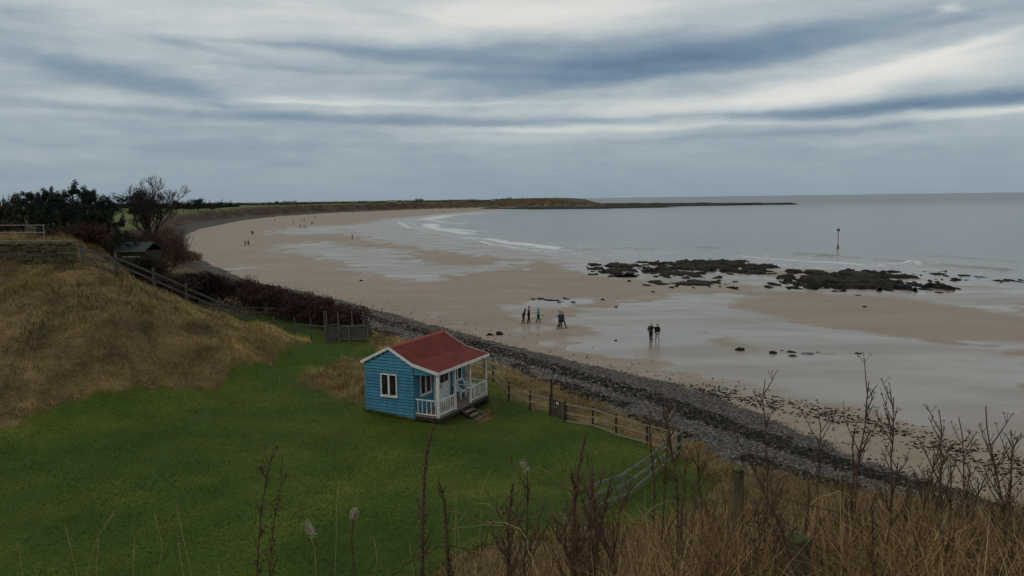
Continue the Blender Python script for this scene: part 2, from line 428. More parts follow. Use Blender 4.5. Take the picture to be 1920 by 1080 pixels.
def terrain(x, y, full=False):
    x = np.atleast_1d(np.asarray(x, float)); y = np.atleast_1d(np.asarray(y, float))
    wob = (fbm(x*.25, y*.25, 3, 3)-.5)*1.6
    sB = sdist(x, y, Bc+FAR, Bc); sA = sdist(x, y, Ac+FAR, Ac)+wob*np.where(y < 200, 1, 0); sW = sdist(x, y, Wc+FAR, Wc)
    zl = np.full(x.shape, RW[-1])
    for (cx, cy, _), w in zip(CTRL, RW[:-1]):
        zl = zl-w*np.hypot(x-cx, y-cy)
    zl = np.clip(zl, 2.2, 16)
    zl = zl + (fbm(x*.02, y*.02, 4, 9)-.5)*(1.4*sstep(150, 500, y)+2.6*sstep(1000, 1150, y))
    yy = np.maximum(y, 0)
    tz = sstep(-.34, .03, x/np.maximum(yy, .5))
    zb = np.interp(yy, *BL)*(1-tz)+np.interp(yy, *BR)*tz
    near = y < 60
    k = .5
    zm = np.where(near, np.maximum(zl, zb)+k*.25*np.maximum(1-np.abs(zl-zb)/k, 0)**2, zl)
    zm = np.where(y < 1.5, 11.65, zm)
    w = np.where(y < 75, 2.4, 9.0)+(fbm(x*.06, y*.06, 3, 5)-.5)*np.where(y > 150, 9, 0)
    land = 2.5+(zm-2.5)*sstep(0, 1, sB/w)
    shin = .8+1.7*np.clip(sA/np.maximum(sA-sB, .01), 0, 1)**.85
    sand = .8*np.clip(sW/np.maximum(sW-sA, .01), 0, 1)
    sea = np.maximum(.035*sW, -3)
    z = np.where(sB >= 0, land, np.where(sA >= 0, np.minimum(shin, 2.5), np.where(sW >= 0, sand, sea)))
    if not full: return z
    return z, sB, sA, sW, zl, zb


def tz1(x, y):
    return float(terrain(x, y)[0])


def hit(px, py, t0=2.0, t1=1500.0):
    d = ray(px, py); d = d/np.hypot(d[0], d[1])
    t = np.geomspace(t0, t1, 2500)
    z = CAMZ+d[2]*t; h = terrain(d[0]*t, d[1]*t)
    k = np.argmax(z < h)
    if not (z < h).any(): k = len(t)-1
    return np.array([d[0]*t[k], d[1]*t[k], h[k]])


LAWN = [(-45, 27.5), (-30, 33.2), (-23.5, 35.9), (-20, 40.2), (-16.9, 44.1), (-15.2, 50), (-14.6, 55), (-14.3, 57.6), (-15.5, 59.3), (-19, 58.8), (-23.5, 61), (-25, 69), (-18, 72), (-12, 65.5), (-10.3, 58.5), (-9, 53.5), (-5.5, 49), (-1.4, 46.6), (-.2, 42.9), (1.0, 40.5), (2.0, 39.1), (3.8, 37.1), (5.8, 34.1), (6.8, 32.3), (7.2, 28), (5, 24.4), (1.5, 21), (-2, 18.8), (-10, 15.5), (-45, 13)]
DRYP = P2([(556, 712), (600, 692), (640, 674), (690, 668), (700, 700), (690, 748), (664, 752), (620, 735)], 2.9)
DRYQ = P2([(884, 790), (897, 774), (925, 766), (922, 781), (903, 796)], 2.35)
WETS = [P2(l, .45) for l in (
    [(1000, 604), (1060, 596), (1120, 574), (1250, 547), (1400, 545), (1480, 556), (1410, 566), (1420, 586), (1530, 606), (1700, 634), (1960, 645), (1960, 875), (1750, 818), (1550, 772), (1430, 742), (1310, 706), (1180, 676), (1060, 652), (1110, 625), (1050, 610)],
    [(520, 460), (600, 452), (660, 462), (760, 468), (780, 490), (870, 500), (950, 488), (1020, 486), (960, 503), (870, 515), (810, 531), (720, 526), (640, 500), (590, 488), (536, 474)],
    [(495, 438), (560, 425), (660, 421), (720, 410), (790, 405), (1000, 470), (1100, 486), (900, 480), (760, 463), (690, 450), (640, 437), (560, 440)],
    [(375, 508), (510, 500), (512, 503), (390, 511)], [(1015, 650), (1150, 641), (1250, 660), (1180, 682), (1080, 668)], [(940, 580), (1010, 568), (1130, 560), (1080, 580), (1000, 596)],
    [(975, 619), (1044, 616), (1044, 625), (975, 627)], [(1000, 486), (1120, 487), (1320, 500), (1500, 520), (1960, 530), (1960, 600), (1700, 566), (1500, 548), (1250, 546), (1130, 520)])]
DRYS = [P2(l, .45) for l in ([(1400, 563), (1500, 550), (1700, 553), (1900, 600), (1960, 632), (1720, 628), (1520, 604)], [(1290, 640), (1330, 632), (1440, 650), (1520, 664), (1400, 668), (1310, 654)], [(1140, 525), (1300, 522), (1420, 530), (1440, 542), (1250, 545), (1150, 556)])]
WRK = [(P2(l, z), w) for l, z, w in (
    ([(684, 598), (756, 617), (888, 646), (948, 665), (1020, 694), (1110, 721), (1193, 746), (1249, 763), (1304, 779), (1360, 803), (1448, 828), (1536, 858), (1624, 888), (1712, 911), (1782, 932), (1900, 965)], 1.6, 1.25),
    ([(1042, 727), (1075, 735), (1110, 748), (1140, 760)], 2.3, 1.1), ([(972, 688), (980, 705), (990, 716)], 2.3, .5), ([(860, 645), (890, 662), (915, 672)], 2.0, .6),
    ([(1195, 792), (1235, 804), (1290, 822)], 2.3, .5), ([(1410, 868), (1450, 880), (1510, 905), (1570, 925)], 2.2, .8), ([(700, 622), (720, 627), (738, 632)], 2.3, .6))]
SCAT = P2([(1330, 735), (1440, 757), (1540, 776), (1640, 803), (1750, 833), (1840, 858), (1960, 895)], .7)


def masks(x, y, sB, sA, sW):
    far = y > 120
    nf = fbm(x*1.6, y*1.6, 4, 21)-.5
    nl = fbm(x*.35, y*.35, 4, 33)-.5
    shin = sstep(-.25, .35, sA+nf*2.0)
    up = sstep(-.5, .6, sB+nf*1.8)
    lawn = sstep(-.35, .35, sdist(x, y, LAWN)+nf*1.3)*(1-sstep(-.3, .4, sdist(x, y, DRYP)+nf*1.2))*(1-sstep(-.25, .3, sdist(x, y, DRYQ)+nf*.9))*up
    wet = np.zeros(x.shape)
    for p in WETS:
        s = sdist(x, y, p); r = np.clip(np.hypot(x, y)*.06, 1.2, 26)
        wet = np.maximum(wet, sstep(-r, r, s+nl*r*2))
    wet = np.maximum(wet, 1-sstep(6, 20, sW+nl*16))
    wet = np.maximum(wet, .5*sstep(.45, .75, nl+.5)*(x > -12))
    for p in DRYS:
        s = sdist(x, y, p); r = np.clip(np.hypot(x, y)*.06, 1.2, 26)
        wet = wet*(1-.62*sstep(-r, r, s+nl*r*2))
    cl = np.where(far, sstep(-1, 1, sB+1)*(1-sstep(7, 13, sB+nl*14)), 0)
    hd = sstep(960, 1120, y)*sstep(-160, -60, x)
    cl = np.maximum(cl, hd*.8*(up > 0))
    field = sstep(110, 200, y)*up
    wr = np.zeros(x.shape)
    for pts, w in WRK:
        wr = np.maximum(wr, sstep(.35, -.25, pdist(x, y, pts)-w*.85+nf*1.5*w))
    hill = up*(1-lawn)*(y < 110)
    return np.stack([shin, up, lawn, wet], -1), np.stack([cl, field, np.clip(wr, 0, 1), hill], -1)


# ------------------------------------------------------------------ ground material
m, g, b = principled('ground'); GROUND = m
pos = g.n('ShaderNodeTexCoord').outputs['Object']
A1 = g.n('ShaderNodeAttribute', attribute_name='zone_a'); A2 = g.n('ShaderNodeAttribute', attribute_name='zone_b')
q1 = g.n('ShaderNodeSeparateColor', {0: A1.outputs['Color']}); q2 = g.n('ShaderNodeSeparateColor', {0: A2.outputs['Color']})
a_sh, a_up, a_lawn = q1.outputs; a_wet = A1.outputs['Alpha']; a_cl, a_fd, a_wr = q2.outputs
nbig = g.noise(g.scale(pos, (.05, .12, .1), (0, 0, .35)), 1, 4, .6)
nmid = g.noise(g.scale(pos, (.35, 1.0, 1), (0, 0, .45)), 1, 5, .6)
nfin = g.noise(pos, 6, 4, .6); nf2 = g.noise(pos, 24, 3, .6)
sandd = g.ramp(g.m('ADD', g.m('MULTIPLY', nbig, .6), g.m('MULTIPLY', nmid, .4)), [(.3, (.205, .150, .103)), (.5, (.265, .197, .138)), (.7, (.32, .243, .175))])
sandd = g.mix(g.m('MULTIPLY', nf2, .35), sandd, (.22, .15, .09))
nwet = g.noise(g.scale(pos, (.07, .2, 1), (0, 0, .4)), 1, 4, .5)
wetf = g.step(g.m('ADD', a_wet, g.m('ADD', g.m('MULTIPLY', g.m('SUBTRACT', nwet, .5), .5), g.m('MULTIPLY', g.m('SUBTRACT', nmid, .5), .09))), .08, .95)
sand = g.mix(wetf, sandd, (.215, .166, .125))
srough = g.mixf(g.step(wetf, .2, .9), .6, g.mixf(g.step(nwet, .35, .65), .20, .40))
vor = g.n('ShaderNodeTexVoronoi', {'Vector': pos, 'Scale': 7.5}); vc = g.n('ShaderNodeSeparateColor', {0: vor.outputs['Color']}).outputs[0]
shc = g.ramp(vc, [(.0, (.05, .040, .033)), (.45, (.105, .087, .072)), (.8, (.18, .152, .126)), (1, (.30, .265, .225))])
shc = g.mix(g.step(vor.outputs['Distance'], .25, .75), shc, (.02, .018, .017))
shc = g.mix(g.m('MULTIPLY', g.step(nmid, .5, .75), .6), shc, (.06, .052, .048))
shc = g.mix(a_wr, shc, (.014, .011, .009))
hg = g.noise(g.scale(pos, (.5, .5, .5)), 1, 6, .65)
dry = g.ramp(g.m('ADD', g.m('MULTIPLY', hg, .7), g.m('MULTIPLY', nfin, .3)), [(.3, (.035, .023, .012)), (.45, (.10, .064, .028)), (.55, (.16, .105, .045)), (.7, (.23, .16, .07))])
dry = g.mix(g.m('MULTIPLY', g.step(g.noise(pos, .23, 3), .55, .7), .5), dry, (.04, .05, .018))
lg = g.noise(pos, .22, 4, .6)
lawnc = g.ramp(g.m('ADD', g.m('MULTIPLY', lg, .75), g.m('MULTIPLY', nfin, .25)), [(.32, (.025, .045, .005)), (.5, (.043, .070, .006)), (.62, (.072, .096, .009)), (.75, (.14, .13, .022))])
fld = g.ramp(g.noise(g.scale(pos, (.004, .02, .01)), 1, 3), [(.3, (.10, .075, .035)), (.42, (.10, .105, .026)), (.6, (.085, .11, .022)), (.75, (.13, .10, .045))])
clc = g.ramp(g.noise(g.scale(pos, (.05, .05, .25)), 1, 6, .65), [(.3, (.026, .014, .010)), (.5, (.062, .035, .023)), (.68, (.115, .07, .043))])
col = g.mix(a_sh, sand, shc)
col = g.mix(a_up, col, dry); col = g.mix(a_fd, col, fld); col = g.mix(a_cl, col, clc); col = g.mix(a_lawn, col, lawnc)
g.set(b.inputs['Base Color'], col)
g.set(b.inputs['Roughness'], g.mixf(g.m('MAXIMUM', a_sh, a_up), srough, .85))
g.set(b.inputs['Specular IOR Level'], g.mixf(g.m('MAXIMUM', a_sh, a_up), g.mixf(wetf, .25, .5), .15))
rip = g.noise(g.scale(pos, (1.2, 4, 1), (0, 0, .5)), 1, 4, .55)
hgt = g.mixf(a_up, g.mixf(a_sh, g.m('MULTIPLY', rip, g.mixf(wetf, .8, .10)), g.m('MULTIPLY', vor.outputs['Distance'], -2.0)), g.m('MULTIPLY', nfin, 3.0))
g.set(b.inputs['Normal'], g.n('ShaderNodeBump', {'Strength': .5, 'Distance': .05, 'Height': hgt}).outputs[0])

# ------------------------------------------------------------------ ground sheet, split by kind of ground
TH = np.radians(np.concatenate([np.linspace(-180, -62, 40, endpoint=False), np.linspace(-62, -36, 80, endpoint=False), np.linspace(-36, 36, 620, endpoint=False), np.linspace(36, 62, 80, endpoint=False), np.linspace(62, 180, 40, endpoint=False)]))
RR = np.concatenate([np.geomspace(.25, 20, 120, endpoint=False), np.geomspace(20, 120, 330, endpoint=False), np.geomspace(120, 1600, 240, endpoint=False), np.geomspace(1600, 9400, 30)])
rr, th = np.meshgrid(RR, TH, indexing='ij')
gx, gy = rr*np.sin(th), rr*np.cos(th)
fx, fy = gx.ravel(), gy.ravel()
gz, sB, sA, sW, _, _ = terrain(fx, fy, True)
Z1, Z2 = masks(fx, fy, sB, sA, sW)
gz = gz + Z2[:, 3]*((fbm(fx*.55, fy*.55, 4, 51)-.5)*.9) + Z1[:, 2]*((fbm(fx*.3, fy*.3, 3, 52)-.5)*.12)
gz = gz + np.clip(Z1[:, 0]-Z1[:, 1], 0, 1)*((fbm(fx*.9, fy*.9, 4, 53)-.5)*.22+Z2[:, 2]*.12)
gz = gz + Z2[:, 0]*(fbm(fx*.05, fy*.05, 5, 54)-.5)*3.0
nR, nT = rr.shape
ii, jj = np.meshgrid(np.arange(nR-1), np.arange(nT), indexing='ij')
ii, jj = ii.ravel(), jj.ravel(); j2 = (jj+1) % nT
QD = np.stack([ii*nT+jj, (ii+1)*nT+jj, (ii+1)*nT+j2, ii*nT+j2], 1)
zone = np.zeros(len(fx), int)
zone[(Z1[:, 0] > .5)] = 1
zone[(Z1[:, 1] > .5)] = 2
zone[(Z1[:, 1] > .5) & (Z2[:, 1] > .5)] = 4
zone[(Z2[:, 0] > .5) & (Z1[:, 1] > .5)] = 5
zone[(Z1[:, 2] > .5)] = 3
fz = zone[QD[:, 0]]
VV = np.stack([fx, fy, gz], 1)
for k, nm in enumerate(('sandy_beach', 'shingle_bank', 'grassy_bank', 'lawn', 'farmland', 'earth_cliff')):
    q = QD[fz == k]
    u, inv = np.unique(q, return_inverse=True)
    mb = MB(); mb.add(VV[u], inv.reshape(-1, 4))
    o = mb.obj(nm, GROUND, smooth=True); o['kind'] = 'structure'
    for an, arr in (('zone_a', Z1), ('zone_b', Z2)):
        at = o.data.attributes.new(an, 'FLOAT_COLOR', 'POINT')
        at.data.foreach_set('color', arr[u].astype(np.float32).ravel())

# ------------------------------------------------------------------ sea
m, g, b = principled('sea_water'); SEA = m
pos = g.n('ShaderNodeTexCoord').outputs['Object']
at = g.n('ShaderNodeAttribute', attribute_name='surf'); q = g.n('ShaderNodeSeparateColor', {0: at.outputs['Color']})
foamline, swash, far_ = q.outputs
fn = g.noise(g.scale(pos, (.10, .22, 1), (0, 0, -.5)), 1, 6, .68)
fn2 = g.noise(g.scale(pos, (.5, .9, 1), (0, 0, -.5)), 1, 5, .65)
foam = g.step(g.m('ADD', g.m('MULTIPLY', foamline, .62), g.m('MULTIPLY', g.m('SUBTRACT', fn2, .5), .9)), .28, .52)
lace = g.m('MULTIPLY', swash, g.step(g.m('ADD', g.m('MULTIPLY', fn, .6), g.m('MULTIPLY', fn2, .4)), .485, .60))
foam = g.m('MAXIMUM', foam, g.m('MULTIPLY', lace, .72))
sc_ = g.mix(swash, (.062, .064, .062), (.14, .122, .10))
g.set(b.inputs['Base Color'], g.mix(foam, sc_, (.60, .60, .58)))
g.set(b.inputs['Roughness'], g.mixf(foam, g.mixf(far_, .16, .30), .8))
b.inputs['IOR'].default_value = 1.33
w1 = g.noise(g.scale(pos, (.06, .35, 1), (0, 0, -.12)), 1, 5, .6); w2 = g.noise(g.scale(pos, (.5, 1.6, 1), (0, 0, -.2)), 1, 3, .6)
hh = g.m('ADD', g.m('MULTIPLY', w1, 1.0), g.m('MULTIPLY', w2, .3))
g.set(b.inputs['Normal'], g.n('ShaderNodeBump', {'Strength': .4, 'Distance': .22, 'Height': hh}).outputs[0])
T2 = np.radians(np.linspace(-40, 75, 560)); R2 = np.concatenate([np.geomspace(70, 700, 460, endpoint=False), np.geomspace(700, 60000, 90)])
rr, th = np.meshgrid(R2, T2, indexing='ij'); sx, sy = (rr*np.sin(th)).ravel(), (rr*np.cos(th)).ravel()
sWs = sdist(sx, sy, Wc+FAR, Wc)
FOAM = [(P2(l, 0), w, a) for l, w, a in (
    ([(800, 420), (815, 427), (832, 432)], 6, 1), ([(838, 432), (862, 437), (884, 440)], 5, .95), ([(872, 445), (905, 448)], 4, .8), ([(800, 412), (840, 404), (905, 400)], 13, .9), ([(800, 427), (850, 431), (900, 434)], 4, .9), ([(910, 447), (958, 455), (1000, 461), (1050, 466)], 2.6, 1), ([(748, 416), (768, 430), (795, 444), (830, 450)], 2.2, .9), ([(700, 430), (760, 446), (860, 458)], 1.6, .55), ([(870, 452), (940, 465), (1040, 474)], 1.8, .75),
    ([(765, 416), (795, 434), (850, 448)], 9, .60), ([(690, 425), (780, 456), (900, 470)], 6, .5), ([(880, 455), (960, 472), (1060, 480)], 4, .55), ([(775, 408), (830, 401), (900, 397)], 7, .75), ([(812, 413), (838, 418), (872, 420)], 5, .8), ([(790, 436), (812, 443), (838, 446)], 2.5, .9), ([(850, 428), (878, 432), (905, 434)], 4, .8), ([(826, 457), (880, 463), (930, 470)], 2, .75), ([(1010, 464), (1045, 468), (1075, 470)], 1.5, .85), ([(1560, 492), (1610, 497), (1650, 499)], 1.5, .8), ([(1420, 497), (1480, 502), (1540, 506)], 2, .7), ([(745, 424), (775, 440), (830, 454)], 2.5, .85), ([(905, 452), (935, 459), (975, 466)], 1.8, .9), ([(1140, 471), (1200, 474), (1260, 474)], 1.5, .8), ([(1382, 480), (1430, 485), (1530, 491), (1600, 497)], 1.6, .85), ([(1640, 497), (1715, 493), (1725, 497)], 2.2, .75), ([(1040, 478), (1120, 483), (1300, 484)], 2.5, .5), ([(1500, 505), (1600, 500), (1720, 502)], 3, .55), ([(980, 468), (1100, 478), (1220, 484)], 1.8, .6))]
CREST = [(P2(l, 0), w, a) for l, w, a in (
    ([(1492, 476), (1530, 479), (1572, 481)], 1.5, .40), ([(1585, 483), (1615, 484)], 1.3, .3), ([(1640, 487), (1720, 494), (1780, 498), (1850, 503), (1900, 507)], 1.4, .45), ([(1710, 478), (1790, 484), (1900, 491)], 1.6, .3), ([(1170, 465), (1230, 467)], 1.5, .35), ([(1320, 464), (1350, 465)], 1.3, .3), ([(960, 453), (1010, 460), (1060, 466), (1140, 470)], 1.8, .55), ([(1100, 469), (1140, 471)], 1.5, .35), ([(800, 426), (860, 436), (905, 445)], 3, .5))]
fm = np.zeros(sx.shape); zz = (fbm(sx*.02, sy*.06, 3, 70)-.5)*.10*np.clip(-sWs/60, 0, 1)
wx, wy = sx+(fbm(sx*.05, sy*.05, 3, 71)-.5)*7, sy+(fbm(sx*.05, sy*.05, 3, 72)-.5)*7
for p, w, a in FOAM: fm = np.maximum(fm, a*np.exp(-(pdist(wx, wy, p)/w)**2))
for p, w, a in CREST: zz = zz+a*np.exp(-(pdist(wx, wy, p)/w)**2)*(.4+.9*fbm(sx*.08, sy*.08, 2, 74))
sw = np.clip(sstep(-75, -6, sWs+(fbm(sx*.02, sy*.02, 3, 75)-.5)*60), 0, 1)*np.where(sy < 900, 1, 0)
nR, nT = rr.shape
ii, jj = np.meshgrid(np.arange(nR-1), np.arange(nT-1), indexing='ij'); ii, jj = ii.ravel(), jj.ravel()
Q = np.stack([ii*nT+jj, (ii+1)*nT+jj, (ii+1)*nT+jj+1, ii*nT+jj+1], 1)
keep = (sWs[Q].min(1) < 25)
Q = Q[keep]; u, inv = np.unique(Q, return_inverse=True)
mb = MB(); mb.add(np.stack([sx, sy, zz+.02], 1)[u], inv.reshape(-1, 4)); o = mb.obj('sea', SEA, smooth=True); o['kind'] = 'structure'
arr = np.stack([fm, sw, sstep(300, 1500, sy), np.ones(len(sx))], 1)
at = o.data.attributes.new('surf', 'FLOAT_COLOR', 'POINT'); at.data.foreach_set('color', arr[u].astype(np.float32).ravel())


# ================================================================== OBJECTS
def frame(l, f, z):
    return np.array([l, f, z], float)


# ------------------------------------------------------------------ beach hut (local x along the ridge, y towards the porch)
YAW = 1.118
HZ = 2.85
# the fitted frame is left-handed seen from above: local y (porch) = (sin, -cos); mirror by building with y negated
HUT = thing('beach_hut', (-7.408, 39.335, HZ), YAW, 'bright blue boarded beach hut with red felt roof and white porch on the lawn', 'hut')
DB, DP, L = 2.866, 1.33, 5.05
HE, HR, HK, HP, YR = 2.50, 3.30, 2.56, 2.22, 1.50


def hp(l, f, h):
    return np.array([l, -f, h], float)


def hbox(mb, l0, l1, f0, f1, h0, h1):
    return mb.b2((min(l0, l1), -max(f0, f1), min(h0, h1)), (max(l0, l1), -min(f0, f1), max(h0, h1)))


def hbeam(mb, a, b_, w, h):
    return mb.beam(hp(*a), hp(*b_), w, h)


def roofh(f):
    if f <= YR: return HE + (HR-HE)*(f+.15)/(YR+.15)
    if f <= DB: return HR + (HK-HR)*(f-YR)/(DB-YR)
    return HK + (HP-HK)*(f-DB)/(DP+.1)


# wall: core box coloured dark as shade in the gaps + lapped weatherboards on each face
mb = MB()
core = [(0.01, -.5), (DB-.01, -.5), (DB-.01, roofh(DB)-.1), (YR, HR-.1), (0.01, roofh(0)-.1)]
mb.prism([(-f, h) for f, h in core], (0, 1, 0), (0, 0, 1), (L-.02, 0, 0), (.01, 0, 0))
mb.obj('wall_core_gap_shade', GAPSHADE, HUT); mb = MB()  # core behind the boards, its dark colour stands in for groove shadow
bh = .155
rows = int((HR+.45)/bh)


def board(p0, p1, out, h0):
    # one lapped board between two plan points, bottom edge stands proud
    o = np.array(out, float)
    a, c = np.array([*p0, h0]), np.array([*p1, h0]); up = np.array([0, 0, bh-.028])
    V = [a, c, a+o*.048, c+o*.048, a+up, c+up, a+up+o*.026, c+up+o*.026]
    mb.add(V, [[2, 3, 7, 6], [0, 1, 3, 2], [4, 6, 7, 5], [0, 2, 6, 4], [1, 5, 7, 3]])


for r in range(rows):
    h0 = -.45+r*bh
    if h0 < HE-.15:
        board((0, 0), (L, 0), (0, 1, 0), h0)
        if h0 < HK-.25: board((0, -DB), (L, -DB), (0, -1, 0), h0)
    f0, f1 = 0.0, DB
    top = h0+bh
    if top > roofh(0)-.04:
        fs = np.linspace(0, DB, 200); ok = fs[np.array([roofh(f) for f in fs])-.05 > top]
        if len(ok) < 6: continue
        f0, f1 = ok[0], ok[-1]
    board((0, -f0), (0, -f1), (-1, 0, 0), h0); board((L, -f0), (L, -f1), (1, 0, 0), h0)
# small blue cheek under the porch roof at each end
for l in (0.0, L-.04):
    mb.prism([(-DB-.0, 2.02), (-DB-.0, roofh(DB)-.1), (-DB-DP+.1, HP-.08), (-DB-DP+.1, HP-.12)], (0, 1, 0), (0, 0, 1), (.04, 0, 0), (l, 0, 0))
mb.obj('wall', BLUE, HUT)
# roof
mb = MB(); OV = .10; TK = .05
prof = [(-.17, HE-.01), (YR, HR), (DB, HK), (DB+DP+.12, HP)]
for (f0, h0), (f1, h1) in zip(prof[:-1], prof[1:]):
    mb.prism([(-f0, h0), (-f1, h1), (-f1, h1+TK), (-f0, h0+TK)], (0, 1, 0), (0, 0, 1), (L+2*OV, 0, 0), (-OV, 0, 0))
RF = mb.obj('roof', REDROOF, HUT)
mb = MB()
for s_ in (-1, 1):
    f1 = YR+s_*.15; h1 = roofh(f1)
    mb.prism([(-YR, HR+TK+.004), (-f1, h1+TK+.004), (-f1, h1+TK+.02), (-YR, HR+TK+.03)][::1], (0, 1, 0), (0, 0, 1), (L+2*OV+.02, 0, 0), (-OV-.01, 0, 0))
mb.obj('ridge_cap', REDCAP, RF)
for l in (-OV-.028, L+OV+.003):
    mb = MB()
    for (f0, h0), (f1, h1) in zip(prof[:-1], prof[1:]):
        mb.prism([(-f0, h0-.10), (-f1, h1-.10), (-f1, h1+.055), (-f0, h0+.055)], (0, 1, 0), (0, 0, 1), (.025, 0, 0), (l, 0, 0))
    mb.obj('barge_board', WHITE, HUT)
mb = MB(); hbox(mb, -OV, L+OV, DB+DP+.123, DB+DP+.148, HP-.09, HP+.05); mb.obj('fascia', WHITE, HUT)
mb = MB(); hbox(mb, .05, L-.05, DB+DP-.06, DB+DP+.04, HP-.13, HP-.04); mb.obj('porch_beam', WHITE, HUT)


def window(l0, l1, h0, h1, face, split=1):
    # face 'g': gable plane l=0 (coordinates along f) ; face 'p': front plane f=DB
    def bx(mb, a0, a1, z0, z1, d0, d1):
        if face == 'g': hbox(mb, -d1, -d0, a0, a1, z0, z1)
        else: hbox(mb, a0, a1, DB+d0, DB+d1, z0, z1)
    mb = MB(); w = .065
    bx(mb, l0, l1, h1-w, h1, .02, .09); bx(mb, l0-.02, l1+.02, h0-.05, h0+w, .02, .12)
    bx(mb, l0, l0+w, h0+w, h1-w, .02, .088); bx(mb, l1-w, l1, h0+w, h1-w, .02, .088)
    c = (l0+l1)/2
    bx(mb, c-.05, c+.05, h0+w, h1-w, .02, .086)
    wo = mb.obj('window', WHITE, HUT)
    for a0, a1 in ((l0+w, c-.05), (c+.05, l1-w)):
        mb = MB(); bx(mb, a0-.01, a1+.01, h0+w-.01, h1-w+.01, .052, .060); mb.obj('pane', GLASS, wo)


window(.97, 1.93, .86, 1.99, 'g'); window(.47, 1.47, .9, 1.93, 'p'); window(3.66, 4.60, .9, 1.86, 'p')
# double door: narrow leaf and wide leaf, glazed above
for l0, l1, nm in ((1.80, 2.21, 'door'), (2.24, 3.22, 'door')):
    mb = MB(); hbox(mb, l0, l1, DB+.03, DB+.085, .07, 1.92)
    dr = mb.obj(nm, WHITE, HUT)
    n = 1 if l1-l0 < .6 else 2
    wv_ = (l1-l0-.12)/n
    for k in range(n):
        mb = MB(); hbox(mb, l0+.08+k*wv_, l0+.04+(k+1)*wv_, DB+.08, DB+.090, 1.12, 1.80); mb.obj('pane', GLASS, dr)
    if n == 2:
        mb = MB(); hbox(mb, l0+.06, l0+.19, DB+.087, DB+.12, .98, 1.01); hbox(mb, l0+.05, l0+.08, DB+.0865, DB+.10, .9, 1.06); mb.obj('handle', DARKWOOD, dr)
mb = MB()
hbox(mb, 1.73, 1.795, DB+.02, DB+.095, .05, 2.0); hbox(mb, 3.225, 3.29, DB+.02, DB+.095, .05, 2.0); hbox(mb, 1.795, 3.225, DB+.02, DB+.095, 1.93, 2.0)
mb.obj('door_frame', WHITE, HUT)
# deck: boards on dark bearers
mb = MB(); nb = 9
for k in range(nb):
    f0 = DB+.035+k*(DP+.08)/nb
    hbox(mb, .0, L, f0, f0+(DP+.08)/nb-.012, .0, .045)
mb.obj('deck', DECK, HUT)
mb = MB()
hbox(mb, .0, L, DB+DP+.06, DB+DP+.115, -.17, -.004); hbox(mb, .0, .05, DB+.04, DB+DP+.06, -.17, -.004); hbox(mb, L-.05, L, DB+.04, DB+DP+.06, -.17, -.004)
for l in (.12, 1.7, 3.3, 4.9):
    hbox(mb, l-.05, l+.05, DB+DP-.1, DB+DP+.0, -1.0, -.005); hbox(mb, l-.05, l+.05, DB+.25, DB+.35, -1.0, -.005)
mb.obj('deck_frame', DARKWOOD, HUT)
FP = DB+DP
for l in (.05, 1.68, 3.22, 4.98):
    mb = MB(); w = .06 if l < .1 else .045
    hbox(mb, l-w, l+w, FP-w, FP+w, .047, HP-.132); mb.obj('post', WHITE, HUT)


def railing(a, b_, n):
    a, b_ = np.array(a, float), np.array(b_, float)
    mb = MB(); hbeam(mb, (*a, .83), (*b_, .83), .055, .05); ro = mb.obj('railing', WHITE, HUT)
    mb = MB(); hbeam(mb, (*a, .13), (*b_, .13), .045, .045); mb.obj('bottom_rail', WHITE, ro)
    for k in range(n):
        p = a+(b_-a)*(k+.6)/n
        mb = MB(); mb.tube([hp(*p, .14), hp(*p, .28), hp(*p, .42), hp(*p, .56), hp(*p, .70), hp(*p, .81)], [.026, .024, .017, .024, .017, .026], 6)
        mb.obj('baluster', WHITE, ro)


railing((.05, DB+.03), (.05, FP-.06), 5); railing((.11, FP), (1.63, FP), 9); railing((3.27, FP), (4.93, FP), 9); railing((4.98, DB+.03), (4.98, FP-.06), 5)
# steps
mb = MB(); s0, s1 = 2.05, 2.95
for l in (s0, s1-.04):
    mb.prism([(-FP-.12, -.05), (-FP-.12, -.20), (-FP-1.02, -.68), (-FP-1.06, -.60)], (0, 1, 0), (0, 0, 1), (.04, 0, 0), (l, 0, 0))
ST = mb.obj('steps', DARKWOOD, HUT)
mb = MB()
for l in (s0-.035, s1+.003):
    hbeam(mb, (l+.016, FP+.12, -.04), (l+.016, FP+1.08, -.57), .03, .05)
mb.obj('edge_strip', WOOD, ST)
for k in range(3):
    mb = MB(); hbox(mb, s0+.045, s1-.045, FP+.20+k*.27, FP+.46+k*.27, -.19-k*.16, -.155-k*.16); mb.obj('tread', DECK, ST)

# ------------------------------------------------------------------ plastic chairs on the porch


